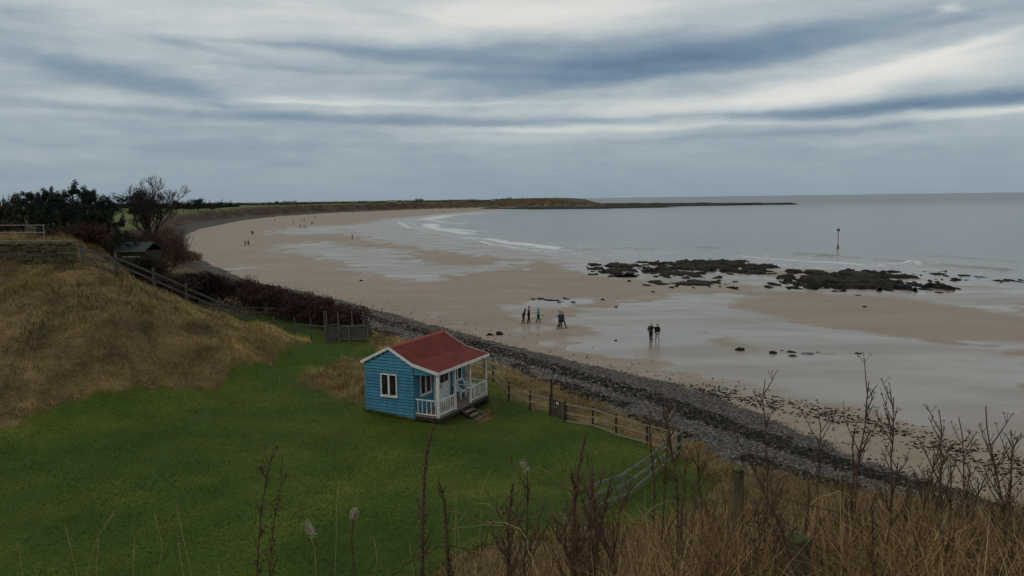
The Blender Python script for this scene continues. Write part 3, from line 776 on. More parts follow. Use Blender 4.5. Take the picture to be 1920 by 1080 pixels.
def chair_parts(root):
    mb = MB()  # seat
    mb.b2((-.22, -.22, .40), (.22, .22, .43)); mb.b2((-.22, .19, .36), (.22, .215, .40)); mb.obj('seat', CHAIRM, root)
    mb = MB()
    for k in range(5): mb.beam((-.16+k*.08, -.20, .43), (-.18+k*.09, -.31, .80), .045, .014)
    mb.tube([(-.21, -.20, .42), (-.235, -.30, .76), (-.15, -.325, .83), (0, -.33, .85), (.15, -.325, .83), (.235, -.30, .76), (.21, -.20, .42)], .024, 6); mb.obj('backrest', CHAIRM, root)
    for sx_ in (-1, 1):
        mb = MB(); mb.tube([(sx_*.235, -.28, .66), (sx_*.275, -.1, .655), (sx_*.275, .12, .64), (sx_*.26, .2, .60)], [.03, .032, .032, .028], 6); mb.obj('armrest', CHAIRM, root)
        mb = MB(); mb.prism([(-.035, 0), (.03, 0), (.05, .62), (-.05, .62)], (0, 1, 0), (0, 0, 1), (.035*sx_, 0, 0), (sx_*.235, .22, 0)); mb.obj('leg', CHAIRM, root)
        mb = MB(); mb.prism([(-.03, 0), (.035, 0), (.05, .43), (-.05, .43)], (0, 1, 0), (0, 0, 1), (.035*sx_, 0, 0), (sx_*.215, -.24, 0)); mb.obj('leg', CHAIRM, root)


def hutworld(l, f, h):
    c, s = math.cos(YAW), math.sin(YAW)
    return (-7.408+l*c+f*s, 39.335+l*s-f*c, HZ+h)


ch = thing('plastic_chair', hutworld(3.78, 3.28, .045), YAW+math.pi-.1, 'white plastic armchair on the hut porch beside the door', 'chair')
chair_parts(ch)
dup(ch, hutworld(4.52, 3.45, .045), YAW+math.pi+.5, label='white plastic armchair at the far end of the porch, behind the white balusters', group=None)

# ------------------------------------------------------------------ fences


def fence(name, label, cat, pts, hs, rails, m, pw=.10, rw=.09, rt=.03, woods=None, round_=False, zoff=0.0, gapfrom=()):
    """pts: plan points of the posts; hs: post heights; rails: heights above ground of each rail"""
    zs = [tz1(x, y) for x, y in pts]
    root = thing(name, (pts[0][0], pts[0][1], zs[0]), 0, label, cat)
    O = np.array([pts[0][0], pts[0][1], zs[0]])
    P = [np.array([x, y, z+zoff])-O for (x, y), z in zip(pts, zs)]
    for p, h in zip(P, hs):
        mb = MB()
        j = rng.normal(0, .02, 2)
        if round_: mb.tube([p+(0, 0, -.3), p+(j[0]*.5, j[1]*.5, h*.5), p+(j[0], j[1], h)], [pw*.5, pw*.5, pw*.46], 8)
        else: mb.beam(p+(0, 0, -.3), p+(j[0], j[1], h), pw, pw)
        mb.obj('post', woods or m, root)
    for k in range(len(P)-1):
        if k in gapfrom: continue
        d = P[k+1]-P[k]; n = np.array([-d[1], d[0], 0]); n /= np.linalg.norm(n)+1e-9
        if n @ (P[k]+O) > 0: n = -n
        for h in rails:
            jit = rng.normal(0, .02, 2)
            mb = MB(); mb.beam(P[k]+n*(pw*.5+rt*.5)+(0, 0, h+jit[0])-d*.01, P[k+1]+n*(pw*.5+rt*.5)+(0, 0, h+jit[1])+d*.01, rt, rw)
            mb.obj('rail', m, root)
    return root


sea_pts = [tuple(gnd(a, b_, 2.6)[:2]) for a, b_ in ((908, 704), (925, 718), (954, 745), (994, 764), (1031, 778))]
fence('rail_fence', 'thin weathered post and rail fence between the hut and the beach gate', 'fence', [(-3.6, 51.2)]+sea_pts, [1.0]*5+[1.02], (.86, .42), RAILW, .095, .065, .03, woods=DARKWOOD)
sea2 = [tuple(gnd(a, b_, 2.6)[:2]) for a, b_ in ((1062, 790), (1111, 799), (1155, 815), (1213, 833), (1272, 850))]
fence('rail_fence', 'low weathered post and rail fence from the beach gate to the lawn corner', 'fence', sea2, [1.0, .95, .95, .95, 1.0], (.85, .45, .08), RAILW, .095, .065, .03, woods=DARKWOOD)
# gate with its tall post
gp = np.array([*gnd(1034, 780, 2.6)[:2], 0]); gq = np.array([*gnd(1060, 790, 2.6)[:2], 0]); gz_ = tz1(gp[0], gp[1])
gt = thing('garden_gate', (gp[0], gp[1], gz_), math.atan2(gq[1]-gp[1], gq[0]-gp[0]), 'small wooden garden gate with one tall post, opening from the lawn to the shingle', 'gate')
gl = np.linalg.norm(gq-gp)
for x, h, w in ((0, 1.85, .13), (gl, .98, .14)):
    mb = MB(); mb.tube([(x, 0, -.3), (x+.01, 0, h*.5), (x, .01, h)], [w/2, w/2, w*.46], 8); mb.obj('post', DARKWOOD, gt)
mb = MB()
for z in (.12, .80): mb.b2((.09, -.02, z), (gl-.09, .02, z+.09))
mb.beam((.1, .0, .2), (gl-.1, .0, .80), .035, .07)
for x in (.09, gl-.17): mb.b2((x, -.045, .08), (x+.08, -.021, .93))
gw = mb.obj('gate_leaf', GREYWOOD, gt)
mb = MB()
for k in range(5): mb.b2((.2+k*(gl-.4)/5, -.042, .1), (.2+k*(gl-.4)/5+.07, -.022, .9))
mb.obj('pale', DARKWOOD, gw)
mb = MB(); mb.b2((gl*.5-.09, -.065, .74), (gl*.5+.09, -.046, .82)); mb.obj('notice_plate', WHITE, gw)

bank_pts = [tuple(hit(a, b_, 15, 60)[:2]) for a, b_ in ((1276, 850), (1222, 894), (1167, 937), (1104, 960))]
bf = fence('board_fence', 'silvered three-rail board fence running from the lawn corner into the rough grass', 'fence', bank_pts, [1.05, .95, .95, .95], (.92, .52, .14), PALEWOOD, .10, .115, .03, woods=WOOD)

hill_px = [(138, 531), (198, 519), (255, 550), (308, 575), (362, 597), (413, 612)]
hp_plan = [(-27.4, 51.0), (-25.2, 50.8), (-23.1, 51.4), (-21.8, 53.2), (-20.3, 55.0), (-19.0, 56.6)]
fence('hill_fence', 'dark grey three-rail fence climbing the grassy hill to the stone wall', 'fence', hp_plan, [1.45, 1.5, 1.5, 1.45, 1.4, 1.35], (1.15, .72, .28), GREYWOOD, .13, .13, .035)
hp2 = [(-19.0, 56.7), (-17.9, 59.3), (-16.6, 60.2), (-15.3, 60.0), (-14.1, 59.4)]
fence('lawn_fence', 'grey two-rail fence between the tawny hill and the russet hedge, ending at the board screen', 'fence', hp2, [1.3, 1.6, 1.55, 1.55, 1.5], (1.05, .6), GREYWOOD, .10, .10, .03)
hp3 = [(-26, 66), (-23.5, 67), (-21, 68), (-18.6, 68.4)]
fence('garden_fence', 'thin dark garden fence in front of the dark bush, beyond the grey lawn fence', 'fence', hp3, [1.3]*4, (1.05, .6), GREYWOOD, .09, .07, .03)

# wooden screen at the lawn's end
p0, p1 = gnd(611, 642, 2.85), gnd(690, 640, 2.85)
sz = tz1(p0[0], p0[1])
scr = thing('board_screen', (p0[0], p0[1], sz), math.atan2(p1[1]-p0[1], p1[0]-p0[0]), 'weathered grey close-boarded screen with a braced end, standing at the far end of the lawn', 'fence panel')
SL = float(np.linalg.norm(p1-p0))
mb = MB()
for k in range(22):
    x = k*SL/22; mb.b2((x, 0, .02), (x+SL/22-.012, .02, 1.18+.03*math.sin(k*2.1)))
mb.obj('boarding', GREYWOOD, scr)
mb = MB(); mb.b2((.95, -.045, 1.12), (SL, -.002, 1.24)); mb.b2((.95, -.04, .12), (SL, -.002, .22)); mb.obj('cross_rail', WOOD, scr)
mb = MB(); mb.beam((.08, -.03, 1.0), (.9, -.03, .2), .03, .09); mb.beam((.02, -.03, 1.2), (1.0, -.03, 1.36), .03, .09); mb.beam((.02, -.03, .18), (.9, -.03, .22), .03, .09); mb.obj('brace', GREYWOOD, scr)
for x, h in ((.0, 1.3), (1.0, 1.38), (1.75, 1.15), (SL, 1.2)):
    mb = MB(); mb.b2((x-.05, -.09, -.2), (x+.05, -.046, h)); mb.obj('post', WOOD, scr)
mb = MB()
for k in range(10): mb.b2((SL-.02, .03+k*.13, .02), (SL, .03+k*.13+.12, 1.15))
mb.obj('side_boarding', DARKWOOD, scr)
for k, (px, py) in enumerate(((608, 607), (612, 606), (634, 604), (660, 605), (682, 608))):
    q_ = atd(px, py, 60.8); zb_ = tz1(q_[0], q_[1]); h = 2.05+.12*math.sin(k*3)
    mb = MB(); mb.tube([(0, 0, -.2), (.01, 0, h*.5), (0, .01, h)], [.05, .047, .04], 6)
    tag(mb.obj('stake', WOOD, loc=(q_[0], q_[1], zb_)), 'upright weathered stake standing just behind the grey board screen', 'post', 'stakes behind the board screen')

# ------------------------------------------------------------------ near mossy posts on the bank
for (px, py, D, w, lab) in ((1500, 1006, 4.1, .115, 'thick round fence post with mossy green top in the nearest dry grass'), (1385, 877, 6.9, .105, 'round mossy fence post further down the bank, left of the nearest post')):
    q_ = atd(px, py, D); zb_ = tz1(q_[0], q_[1])
    po = thing('fence_post', (q_[0], q_[1], zb_), .4, lab, 'post')
    h = q_[2]-zb_
    mb = MB(); mb.tube([(0, 0, -.3), (0, 0, h*.3), (.006, 0, h*.7), (0, .004, h-.03), (0, .004, h-.012)], [w*.52, w*.52, w*.5, w*.5, w*.47], 14); mb.obj('shaft', POSTW, po, smooth=False)
    mb = MB(); mb.tube([(0, .004, h-.03), (0, .004, h-.01), (0, .004, h+.004), (0.01, .004, h+.010)], [w*.507, w*.512, w*.42, w*.15], 14); mb.obj('moss_cap', MOSS, po, smooth=True)

# ------------------------------------------------------------------ stone wall, railing
wl = thing('stone_wall', (-33.5, 51.1, 8.6), 0, 'old brown rubble stone wall with lichened coping at the top of the hill', 'wall')
mb = MB(); r_ = random.Random(4)
z = -.8
while z < 2.25:
    hh_ = r_.uniform(.09, .17); x = -14.0
    while x < 5.4:
        w = r_.uniform(.14, .5)
        lim = 2.35-max(0, (x-4.6))*.5
        if z+hh_ < lim+.1:
            d = r_.uniform(-.03, .09); mb.b2((x, -d, z), (min(x+w-.015, 5.45), .55, z+hh_-.012))
        x += w
    z += hh_
mb.b2((-14, .05, -1), (5.35, .5, 2.1))
mb.obj('masonry', STONE, wl)
mb = MB(); x = -14.0
while x < 5.3:
    w = r_.uniform(.7, 1.2); mb.b2((x, -.1, 2.3+r_.uniform(-.02, .02)), (min(x+w-.02, 5.5), .62, 2.48+r_.uniform(-.02, .03))); x += w
mb.obj('coping', CONC, wl)
rl0 = [(-43.0, 56.2), (-40.0, 55.2), (-37.4, 54.3), (-34.6, 53.4), (-30.3, 52.0)]
rt_ = thing('metal_railing', (-34.6, 53.4, 11.05), 0, 'grey two-bar metal railing above the old stone wall', 'railing')
O = np.array([-34.6, 53.4, 11.05])
RP = [np.array([x, y, 11.05])-O for x, y in rl0]
for p in RP:
    mb = MB(); mb.tube([p+(0, 0, -.4), p+(0, 0, .5), p+(0, 0, 1.0)], .034, 8); mb.obj('upright', METAL, rt_)
for h in (.97, .50):
    mb = MB(); mb.tube([p+(0, 0, h) for p in RP]+[RP[-1]+(.12, -.04, h)], .026, 8); mb.obj('bar', METAL, rt_)
pl_ = atd(58, 447, 55.5)
pil = thing('stone_pillar', (pl_[0], pl_[1], 10.9), .3, 'squat grey stone pillar with sloping capstone behind the metal railing', 'pillar')
mb = MB(); mb.box((0, 0, .32), (.55, .5, .9)); mb.obj('shaft', CONC, pil)
mb = MB(); mb.prism([(-.34, .78), (.34, .74), (.30, .88), (-.2, .98)], (1, 0, 0), (0, 0, 1), (0, .6, 0), (0, -.3, 0)); mb.obj('capstone', STONE, pil)

# ------------------------------------------------------------------ leaf clouds


def cloud(mb, ctr, rad, n, size, aspect=1.0, rise=0.0, r=rng):
    """n small leaf faces scattered through ellipsoidal clumps"""
    ctr = np.asarray(ctr, float); rad = np.asarray(rad, float)
    k = r.integers(0, len(ctr), n)
    d = r.normal(size=(n, 3)); d /= np.linalg.norm(d, axis=1)[:, None]
    P = ctr[k]+d*rad[k]*(r.random(n)**.45)[:, None]
    u = r.normal(size=(n, 3)); u[:, 2] += rise; u /= np.linalg.norm(u, axis=1)[:, None]
    v = np.cross(u, r.normal(size=(n, 3))); v /= np.linalg.norm(v, axis=1)[:, None]+1e-9
    s = size*(.5+r.random(n))[:, None]
    a, b_ = u*s, v*s*aspect
    V = np.stack([P-a, P-b_*.6, P+a, P+b_*.6], 1).reshape(-1, 3)
    return mb.add(V, np.arange(4*n).reshape(-1, 4))


def branch(mb, p, d, L_, r0, depth, rr_, spread=.6, minr=.006, k=5, up=.15):
    n = 4; P = [np.array(p, float)]; d = np.array(d, float); d /= np.linalg.norm(d)
    for i in range(n):
        d = d+np.array([rr_.gauss(0, .12), rr_.gauss(0, .12), rr_.gauss(0, .08)+up*.3]); d /= np.linalg.norm(d)
        P.append(P[-1]+d*L_/n)
    mb.tube(P, np.linspace(r0, max(r0*.55, minr), n+1), k if depth > 1 else 3, cap=depth > 2)
    if depth <= 0: return
    for i in range(rr_.choice((3, 4)) if depth > 1 else 4):
        t_ = rr_.uniform(.35, 1.0); q_ = P[min(int(t_*n), n)]
        e = d+np.array([rr_.gauss(0, spread), rr_.gauss(0, spread), rr_.gauss(0, spread*.6)+up])
        branch(mb, q_, e, L_*rr_.uniform(.5, .75), max(r0*.5, minr), depth-1, rr_, spread, minr, k, up)


def bare_tree(name, loc, H, seed, label, cat, minr=.014, depth=5, stems=3, group=None, spread=.55):
    rr_ = random.Random(seed); root = thing(name, loc, 0, label, cat, group)
    mb = MB()
    mb.tube([(0, 0, -.4), (0, 0, H*.12), (.05, 0, H*.25)], [H*.024, H*.02, H*.017], 8); mb.obj('trunk', BARK, root)
    mb = MB()
    for k in range(stems):
        a = k*2*math.pi/stems+rr_.uniform(-.4, .4)
        branch(mb, (.05, 0, H*(.16+.08*rr_.random())), (math.cos(a)*.44, math.sin(a)*.44, 1), H*.37, H*.012, depth, rr_, spread, minr, 5, .24)
    mb.obj('crown', TWIG, root)
    return root


def shrub(name, px, pyt, D, w, label, m=SHRUBD, h=None, seed=0, dens=1.0, size=.11, depth=None, group=None, twig=True, long=None, asp=.5):
    q_ = atd(px, pyt, D); zb_ = tz1(q_[0], q_[1]); h = (h or max(q_[2]-zb_, .6))*.84
    r = np.random.default_rng(seed+100); root = thing(name, (q_[0], q_[1], zb_), r.random()*.2, label, 'shrub' if 'hedge' not in name else 'hedge', group)
    L_ = long or w; dp = depth or w*.7
    n = int(10+L_*h*2.2)
    t_ = r.random(n)
    c = np.stack([(r.random(n)-.5)*L_*.86, (r.random(n)-.5)*dp*.8, h*(.12+.72*t_)], 1)
    c[:, 2] *= (1-.45*(np.abs(c[:, 0])/(L_*.5))**2)
    rad = np.stack([np.full(n, .30*w**.5+.25)]*2+[np.full(n, .22*h**.5+.2)], 1)*r.uniform(.6, 1.25, n)[:, None]
    mb = MB(); cloud(mb, c, rad, int(dens*L_*h*800), size, asp, .5, r); mb.obj('foliage', m, root)
    if twig:
        mb = MB(); rr_ = random.Random(seed)
        for k in range(int(4+L_*2)):
            x = (rr_.random()-.5)*L_*.8; branch(mb, (x, rr_.uniform(-.3, .3)*dp, 0), (rr_.gauss(0, .25), rr_.gauss(0, .25), 1), h*.62, .03, 2, rr_, .45, .010)
        mb.obj('twigs', TWIG, root)
    return root


# hedge and bushes behind the hill
def hedge(name, line, hs, dp, label, m, seed, dens=1500, size=.085):
    r = np.random.default_rng(seed); P = np.array(line, float); z0 = tz1(*P[0]); root = thing(name, (P[0][0], P[0][1], z0), 0, label, 'hedge')
    seg = np.linalg.norm(np.diff(P, axis=0), axis=1); cs = np.concatenate([[0], np.cumsum(seg)]); Lt = cs[-1]
    n = int(Lt*16); s_ = r.random(n)*Lt
    x = np.interp(s_, cs, P[:, 0]); y = np.interp(s_, cs, P[:, 1]); h = np.interp(s_, cs, hs)*(1+.05*np.sin(s_*1.9+seed)+.03*np.sin(s_*4.3))
    x += r.normal(0, dp*.33, n); y += r.normal(0, dp*.33, n)
    zb_ = terrain(x, y); t_ = r.random(n)
    c = np.stack([x, y, zb_+h*(.15+.75*t_)], 1)-np.array([P[0][0], P[0][1], z0])
    rad = np.stack([np.full(n, .75), np.full(n, .7), np.full(n, .5)], 1)*r.uniform(.6, 1.3, n)[:, None]
    mb = MB(); cloud(mb, c, rad, int(Lt*np.mean(hs)*dens), size, .6, .3, r); mb.obj('foliage', m, root)
    mb = MB(); rr_ = random.Random(seed)
    for k in range(int(Lt*4)):
        i = rr_.randrange(n); p = c[i].copy(); p[2] = zb_[i]-z0
        branch(mb, p, (rr_.gauss(0, .2), rr_.gauss(0, .2), 1), h[i]*.66, .022, 2, rr_, .4, .009)
    mb.obj('twigs', TWIG, root)
    return root


hedge('beech_hedge', [(-25.6, 73.0), (-22.2, 70.6), (-19.0, 68.4), (-15.6, 65.6), (-12.8, 63.2), (-12.0, 61.8)], [2.7, 2.6, 2.4, 2.15, 1.9, 1.2], 1.9, 'long clipped russet beech hedge between the lawn and the shingle', SHRUBR, 3)
shrub('dark_bush', 372, 497, 72, 5.2, 'large dark bush left of the russet hedge, in front of the sand', SHRUBD, seed=2, dens=1.5, size=.12, long=5.4)
shrub('dark_bush', 322, 497, 70, 3.8, 'lower dark bush at the foot of the bare tree', SHRUBD, seed=3, dens=1.3)
shrub('russet_bush', 296, 498, 66, 3.0, 'reddish brown bush behind the hill fence, below the bare tree', SHRUBR, seed=4)
shrub('russet_bush', 330, 520, 63, 3.4, 'low red-brown scrub at the hill fence foot', SHRUBR, seed=5, h=1.6)
shrub('tan_bush', 222, 408, 82, 4.0, 'pale tan leafless bush left of the bare tree, above the green shed', SHRUBP, seed=6, dens=.45, size=.09)
shrub('tan_bush', 262, 400, 88, 4.5, 'brownish thicket behind the bare tree trunk', SHRUBP, seed=7, dens=.4, size=.09)
shrub('tan_bush', 313, 398, 92, 4.0, 'tawny thicket on the right of the bare tree', SHRUBP, seed=8, dens=.4, size=.09)
shrub('dark_bush', 160, 430, 66, 4.5, 'dark bush just beyond the end of the stone wall', SHRUBD, seed=9, dens=1.3)
shrub('dark_bush', 190, 418, 78, 4.5, 'dark shrub under the pines, left of the tan bush', SHRUBG, seed=10, dens=1.3)
shrub('dark_bush', 120, 412, 72, 5.0, 'dark shrub behind the end of the metal railing', SHRUBD, seed=11, dens=1.4)
shrub('dark_bush', 70, 410, 70, 5.0, 'dark shrub behind the stone pillar', SHRUBD, seed=12, dens=1.4)
shrub('dark_bush', 12, 405, 68, 5.0, 'dark shrub at the left end of the metal railing', SHRUBD, seed=13, dens=1.4)
shrub('russet_bush', 165, 465, 60, 3.2, 'red-brown undergrowth behind the uppermost hill fence posts', SHRUBR, seed=14, dens=1.2, h=2.2)
shrub('olive_bush', 240, 466, 74, 2.6, 'low evergreen bush against the pale shed fascia', SHRUBG, seed=15, h=1.1)
shrub('dark_bush', 275, 470, 74, 3.0, 'dark brushwood around the bare tree trunk', SHRUBD, seed=16, dens=1.2)
shrub('olive_bush', 215, 462, 72, 3.4, 'dark evergreen bush hiding the left half of the green shed', SHRUBG, seed=18, dens=1.2, h=2.0)
shrub('tan_bush', 345, 405, 150, 5.0, 'rough tawny scrub on the cliff edge right of the bare tree', SHRUBP, seed=17, h=2.5)
shrub('russet_thicket', 292, 402, 81, 5.4, 'tall twiggy reddish thicket round the foot of the tall leafless tree', SHRUBR, seed=19, dens=.42, size=.08)
shrub('russet_thicket', 262, 425, 80, 3.6, 'twiggy brown thicket on the left of the leafless tree trunk', SHRUBP, seed=20, dens=.35, size=.08)
bare_tree('bare_tree', (*atd(285, 470, 84)[:2], tz1(*atd(285, 470, 84)[:2])), 10.6, 5, 'tall leafless tree standing above the bushes left of the beach', 'tree', .010, 5, 6, spread=.52)
bare_tree('bare_tree', (*atd(5, 430, 80)[:2], tz1(*atd(5, 430, 80)[:2])), 7.0, 8, 'small leafless tree at the left end of the pines', 'tree', .02, 4, 4)

# pines


def pine(seed, H):
    r = np.random.default_rng(seed); root = thing('pine_tree', (0, 0, 0), 0, 'x', 'tree')
    mb = MB(); mb.tube([(0, 0, -.5), (.1, 0, H*.3), (.05, .1, H*.65), (0, .05, H*.92)], [H*.026, H*.022, H*.015, H*.006], 7); mb.obj('trunk', BARK, root)
    mb = MB(); C_, R_ = [], []
    for k in range(26):
        z = H*(.22+.72*(k/25)); a = r.random()*6.28; l = H*(.40*(1-(k/25))**.7+.07)*r.uniform(.6, 1.1)
        tip = np.array([math.cos(a)*l, math.sin(a)*l, z+l*.25]); mb.tube([(0, 0, z-.2), tip*[.5, .5, 1]-[0, 0, .1], tip], [.05, .035, .02], 4)
        for t_ in (.5, .75, 1.0):
            c = np.array([tip[0]*t_, tip[1]*t_, z+(tip[2]-z)*t_])+r.normal(0, .15, 3); C_.append(c); R_.append(np.array([.5, .5, .38])*r.uniform(.6, 1.1)*(.45+H*.05))
        if k > 7: C_.append(tip+np.array([0, 0, r.uniform(.25, .75)])); R_.append(np.array([.24, .24, .42])*r.uniform(.8, 1.3))
    C_.append(np.array([0, 0, H*.96])); R_.append(np.array([.4, .4, .5]))
    mb.obj('limbs', BARK, root)
    mb = MB(); cloud(mb, C_, R_, 11000, .12, .35, .9, r); mb.obj('crown', PINE, root)
    return root


protos = [pine(1, 8.0), pine(2, 8.0), pine(3, 8.0)]
used = set()
for k, (px, pyt, D, lab) in enumerate(((38, 372, 84, 'leftmost dark pine, beside the small bare tree'), (62, 364, 80, 'dark pine second from the left of the clump'), (92, 359, 78, 'dense dark pine left of the tallest one'), (135, 351, 77, 'tallest dark pine with pointed top in the clump'), (152, 361, 84, 'dark pine close behind the right of the tallest'), (170, 368, 80, 'dark pine with rounded top, second from the right of the clump'), (200, 380, 86, 'lowest dark pine at the right end of the clump'), (112, 372, 74, 'broad dark pine filling the front of the clump'), (55, 385, 74, 'low broad pine in front of the left of the clump'), (180, 392, 76, 'low broad pine in front of the right of the clump'))):
    q_ = atd(px, pyt, D); zb_ = tz1(q_[0], q_[1])-.2; h = q_[2]-zb_
    i = k % 3
    sc = (h/8*1.25, h/8*1.25, h/8)
    if i not in used: used.add(i); o = protos[i]; o.location = (q_[0], q_[1], zb_); o.rotation_euler = (0, 0, k*1.3); o.scale = sc; o['label'] = lab; o['group'] = 'pines at the top of the hill'
    else: dup(protos[i], (q_[0], q_[1], zb_), k*1.3, sc, lab, 'pines at the top of the hill')

# green shed below the bare tree
q_ = atd(243, 478, 76); zb_ = tz1(q_[0], q_[1])
sh = thing('garden_shed', (q_[0], q_[1], zb_), -.15, 'low green-roofed garden shed half hidden behind the hill fence', 'shed')
zt = atd(243, 469, 76)[2]-zb_
mb = MB(); mb.b2((-1.6, 0, -.5), (1.6, 2.6, zt-.1)); mb.obj('wall', SHRUBG, sh)
mb = MB(); mb.prism([(-.15, zt-.1), (1.3, zt+.6), (2.75, zt-.1), (2.75, zt-.03), (1.3, zt+.68), (-.15, zt-.03)][0:2]+[(1.3, zt+.68), (-.15, zt-.03)], (0, 1, 0), (0, 0, 1), (3.5, 0, 0), (-1.75, 0, 0))
mb.prism([(1.3, zt+.6), (2.75, zt-.1), (2.75, zt-.03), (1.3, zt+.68)], (0, 1, 0), (0, 0, 1), (3.5, 0, 0), (-1.75, 0, 0)); mb.obj('roof', SHEDG, sh)
mb = MB(); mb.b2((-1.75, -.2, zt-.18), (1.75, -.155, zt-.02)); mb.obj('fascia', WOOD, sh)
mb = MB(); mb.b2((-1.75, -.9, zt-.62), (1.6, -.85, zt-.54)); mb.obj('hand_rail', PALEWALL, sh)
for x in (-1.7, -.5, .8, 1.55):
    mb = MB(); mb.b2((x, -.91, -.8), (x+.06, -.84, zt-.63)); mb.obj('post', PALEWALL if x > 1 else WOOD, sh)

# ------------------------------------------------------------------ rocks


def rock_mesh(seed, flat, m, n=12, rough=.5):
    r = np.random.default_rng(seed); nu, nv = n*2, n
    u = np.linspace(0, 2*math.pi, nu, endpoint=False); v = np.linspace(0, math.pi/2*1.25, nv)
    vv, uu = np.meshgrid(v, u, indexing='ij')
    x, y, z = np.sin(vv)*np.cos(uu), np.sin(vv)*np.sin(uu), np.cos(vv)
    o = seed*7.7
    k = .35+1.3*fbm(x*1.5+o+5, y*1.5+z*1.1+o+5, 5, seed % 97)
    e = 1+rough*(fbm(x*3+o+9, y*3+z*2.5+o, 3, (seed+5) % 97)-.5)
    X_, Y_ = x*k*e, y*k*e; Z_ = z*k*flat*(1+.8*(fbm(X_*2.5+o+3, Y_*2.5+o+3, 3, (seed+9) % 97)-.5))
    V = np.stack([X_, Y_, Z_], -1).reshape(-1, 3)
    i, j = np.meshgrid(np.arange(nv-1), np.arange(nu), indexing='ij'); i, j = i.ravel(), j.ravel()
    mb = MB(); mb.add(V, np.stack([i*nu+j, (i+1)*nu+j, (i+1)*nu+(j+1) % nu, i*nu+(j+1) % nu], 1))
    return mb.mesh('rock', m, False)


LEDGE = [rock_mesh(s, .36, ROCK, 26, 1.9) for s in range(1, 11)]
BOUL = [rock_mesh(s, .75, ROCK, 10, .5) for s in range(21, 26)]
SLAB = rock_mesh(33, .18, ROCKG, 10, .4)


def rock(me, px, py, wpx, hpx, label, name='rock', cat='rock', group=None, deep=None, z=None, rz=None):
    d = ray(px, py); q_ = gnd(px, py, .3); q_ = gnd(px, py, max(tz1(q_[0], q_[1]), 0)); D = q_[1]
    w = wpx/FPX*D; h = hpx/FPX*D
    o = bpy.data.objects.new(name, me); C.objects.link(o)
    zb_ = max(tz1(q_[0], q_[1]), -.04)
    dp = deep or w*.8
    o.location = (q_[0], q_[1], zb_-.04); o.rotation_euler = (0, 0, (rng.random()-.5)*.6 if rz is None else rz)
    zmax = max(v.co.z for v in me.vertices); xm = max(abs(v.co.x) for v in me.vertices); ym = max(abs(v.co.y) for v in me.vertices)
    o.scale = (w*.5/xm, dp*.5/ym, h/zmax)
    return tag(o, label, cat, group)


for (px, py, w, h, k, lab) in ((936, 628, 17, 8, 0, 'rounded dark boulder on dry sand above the hut roof, right one of the pair'), (919, 629, 18, 5, 1, 'low dark boulder on dry sand above the hut roof, left one of the pair'), (1130, 563, 10, 4, 2, 'small dark rock on wet sand, upper of the two left of the reef'), (1155, 576, 12, 3, 3, 'small flat dark rock on wet sand, lower of the two left of the reef'),
                              (1389, 657, 21, 7, 4, 'blocky dark boulder at the left end of the line of rocks on wet sand'), (1449, 663, 19, 6, 0, 'tilted dark boulder left of the low rock cluster'), (1467, 658, 12, 2, 1, 'tiny dark rock at the top of the low rock cluster'), (1483, 661, 24, 4, 2, 'long dark rock in the middle of the low cluster'), (1486, 668, 24, 4, 3, 'dark rock at the front of the low cluster'), (1534, 661, 13, 2, 1, 'small pointed rock at the right end of the low cluster'),
                              (1610, 663, 17, 3, 4, 'single flat dark rock right of the low rock cluster'), (677, 527, 9, 3, 0, 'small dark stone alone on the broad dry sand'), (1180, 528, 10, 4, 1, 'small dark rock just below the left part of the reef'), (1224, 548, 11, 3, 2, 'small dark rock below the middle of the reef'), (1621, 576, 12, 4, 3, 'small dark rock in the wet sand below the right of the reef'), (1610, 554, 18, 2, 1, 'thin dark rock just under the right part of the reef'), (1155, 639, 7, 3, 4, 'tiny dark stone on wet sand between the two groups of walkers'), (1018, 592, 5, 2, 2, 'tiny stone beside the walker in turquoise')):
    rock(BOUL[k], px, py, w, h, lab, 'boulder', 'rock')
rock(SLAB, 1515, 664, 30, 4, 'grey blue flat slab within the low rock cluster', 'boulder', 'rock')
# flat dark patch above the walkers
for k, (px, py, w) in enumerate(((1015, 560, 30), (1035, 563, 44), (1060, 560, 26), (1048, 567, 22), (1000, 561, 16), (1075, 567, 14))):
    rock(LEDGE[k % 10], px, py, w, 1.6, 'flat weedy rock in the low dark patch on the sand above the walkers', 'flat_rock', 'rock', 'flat rocks above the walkers', deep=3.2)
REEF = [  # clusters of the reef read off the photograph: x0, x1, y0, y1, count, description
    (1114, 1202, 496, 519, 26, 'weedy brown rock in the left end of the tidal reef'), (1205, 1322, 492, 511, 34, 'dark weedy rock in the upper middle of the tidal reef'), (1318, 1402, 486, 504, 24, 'dark weedy rock at the seaward top of the tidal reef'),
    (1222, 1336, 511, 524, 16, 'scattered rock in the sandy gap in the middle of the reef'), (1208, 1384, 528, 541, 24, 'low broken rock in the front row of the reef, on the sand'), (1350, 1455, 497, 515, 26, 'dark weedy rock in the centre of the reef, behind the pale pool'),
    (1436, 1560, 519, 542, 34, 'heavy dark rock in the front centre of the reef'), (1484, 1656, 521, 543, 34, 'heavy dark rock in the front right of the reef'), (1645, 1736, 531, 547, 20, 'dark rock at the right toe of the reef'), (1575, 1700, 509, 526, 26, 'dark rock among foam at the back right of the reef'),
    (1736, 1800, 539, 550, 6, 'rounded dark rock standing clear at the right of the reef'), (1735, 1768, 522, 531, 6, 'dark rock in the surf right of the reef'), (1700, 1775, 508, 520, 12, 'half-drowned rock in the surf behind the right of the reef'), (1790, 1850, 516, 530, 9, 'broken rock in the surf well right of the reef'), (1872, 1935, 523, 530, 6, 'dark rock in the water at the right edge of the view'), (1480, 1520, 504, 516, 8, 'dark rock beside the pale pool on the right of the reef')]
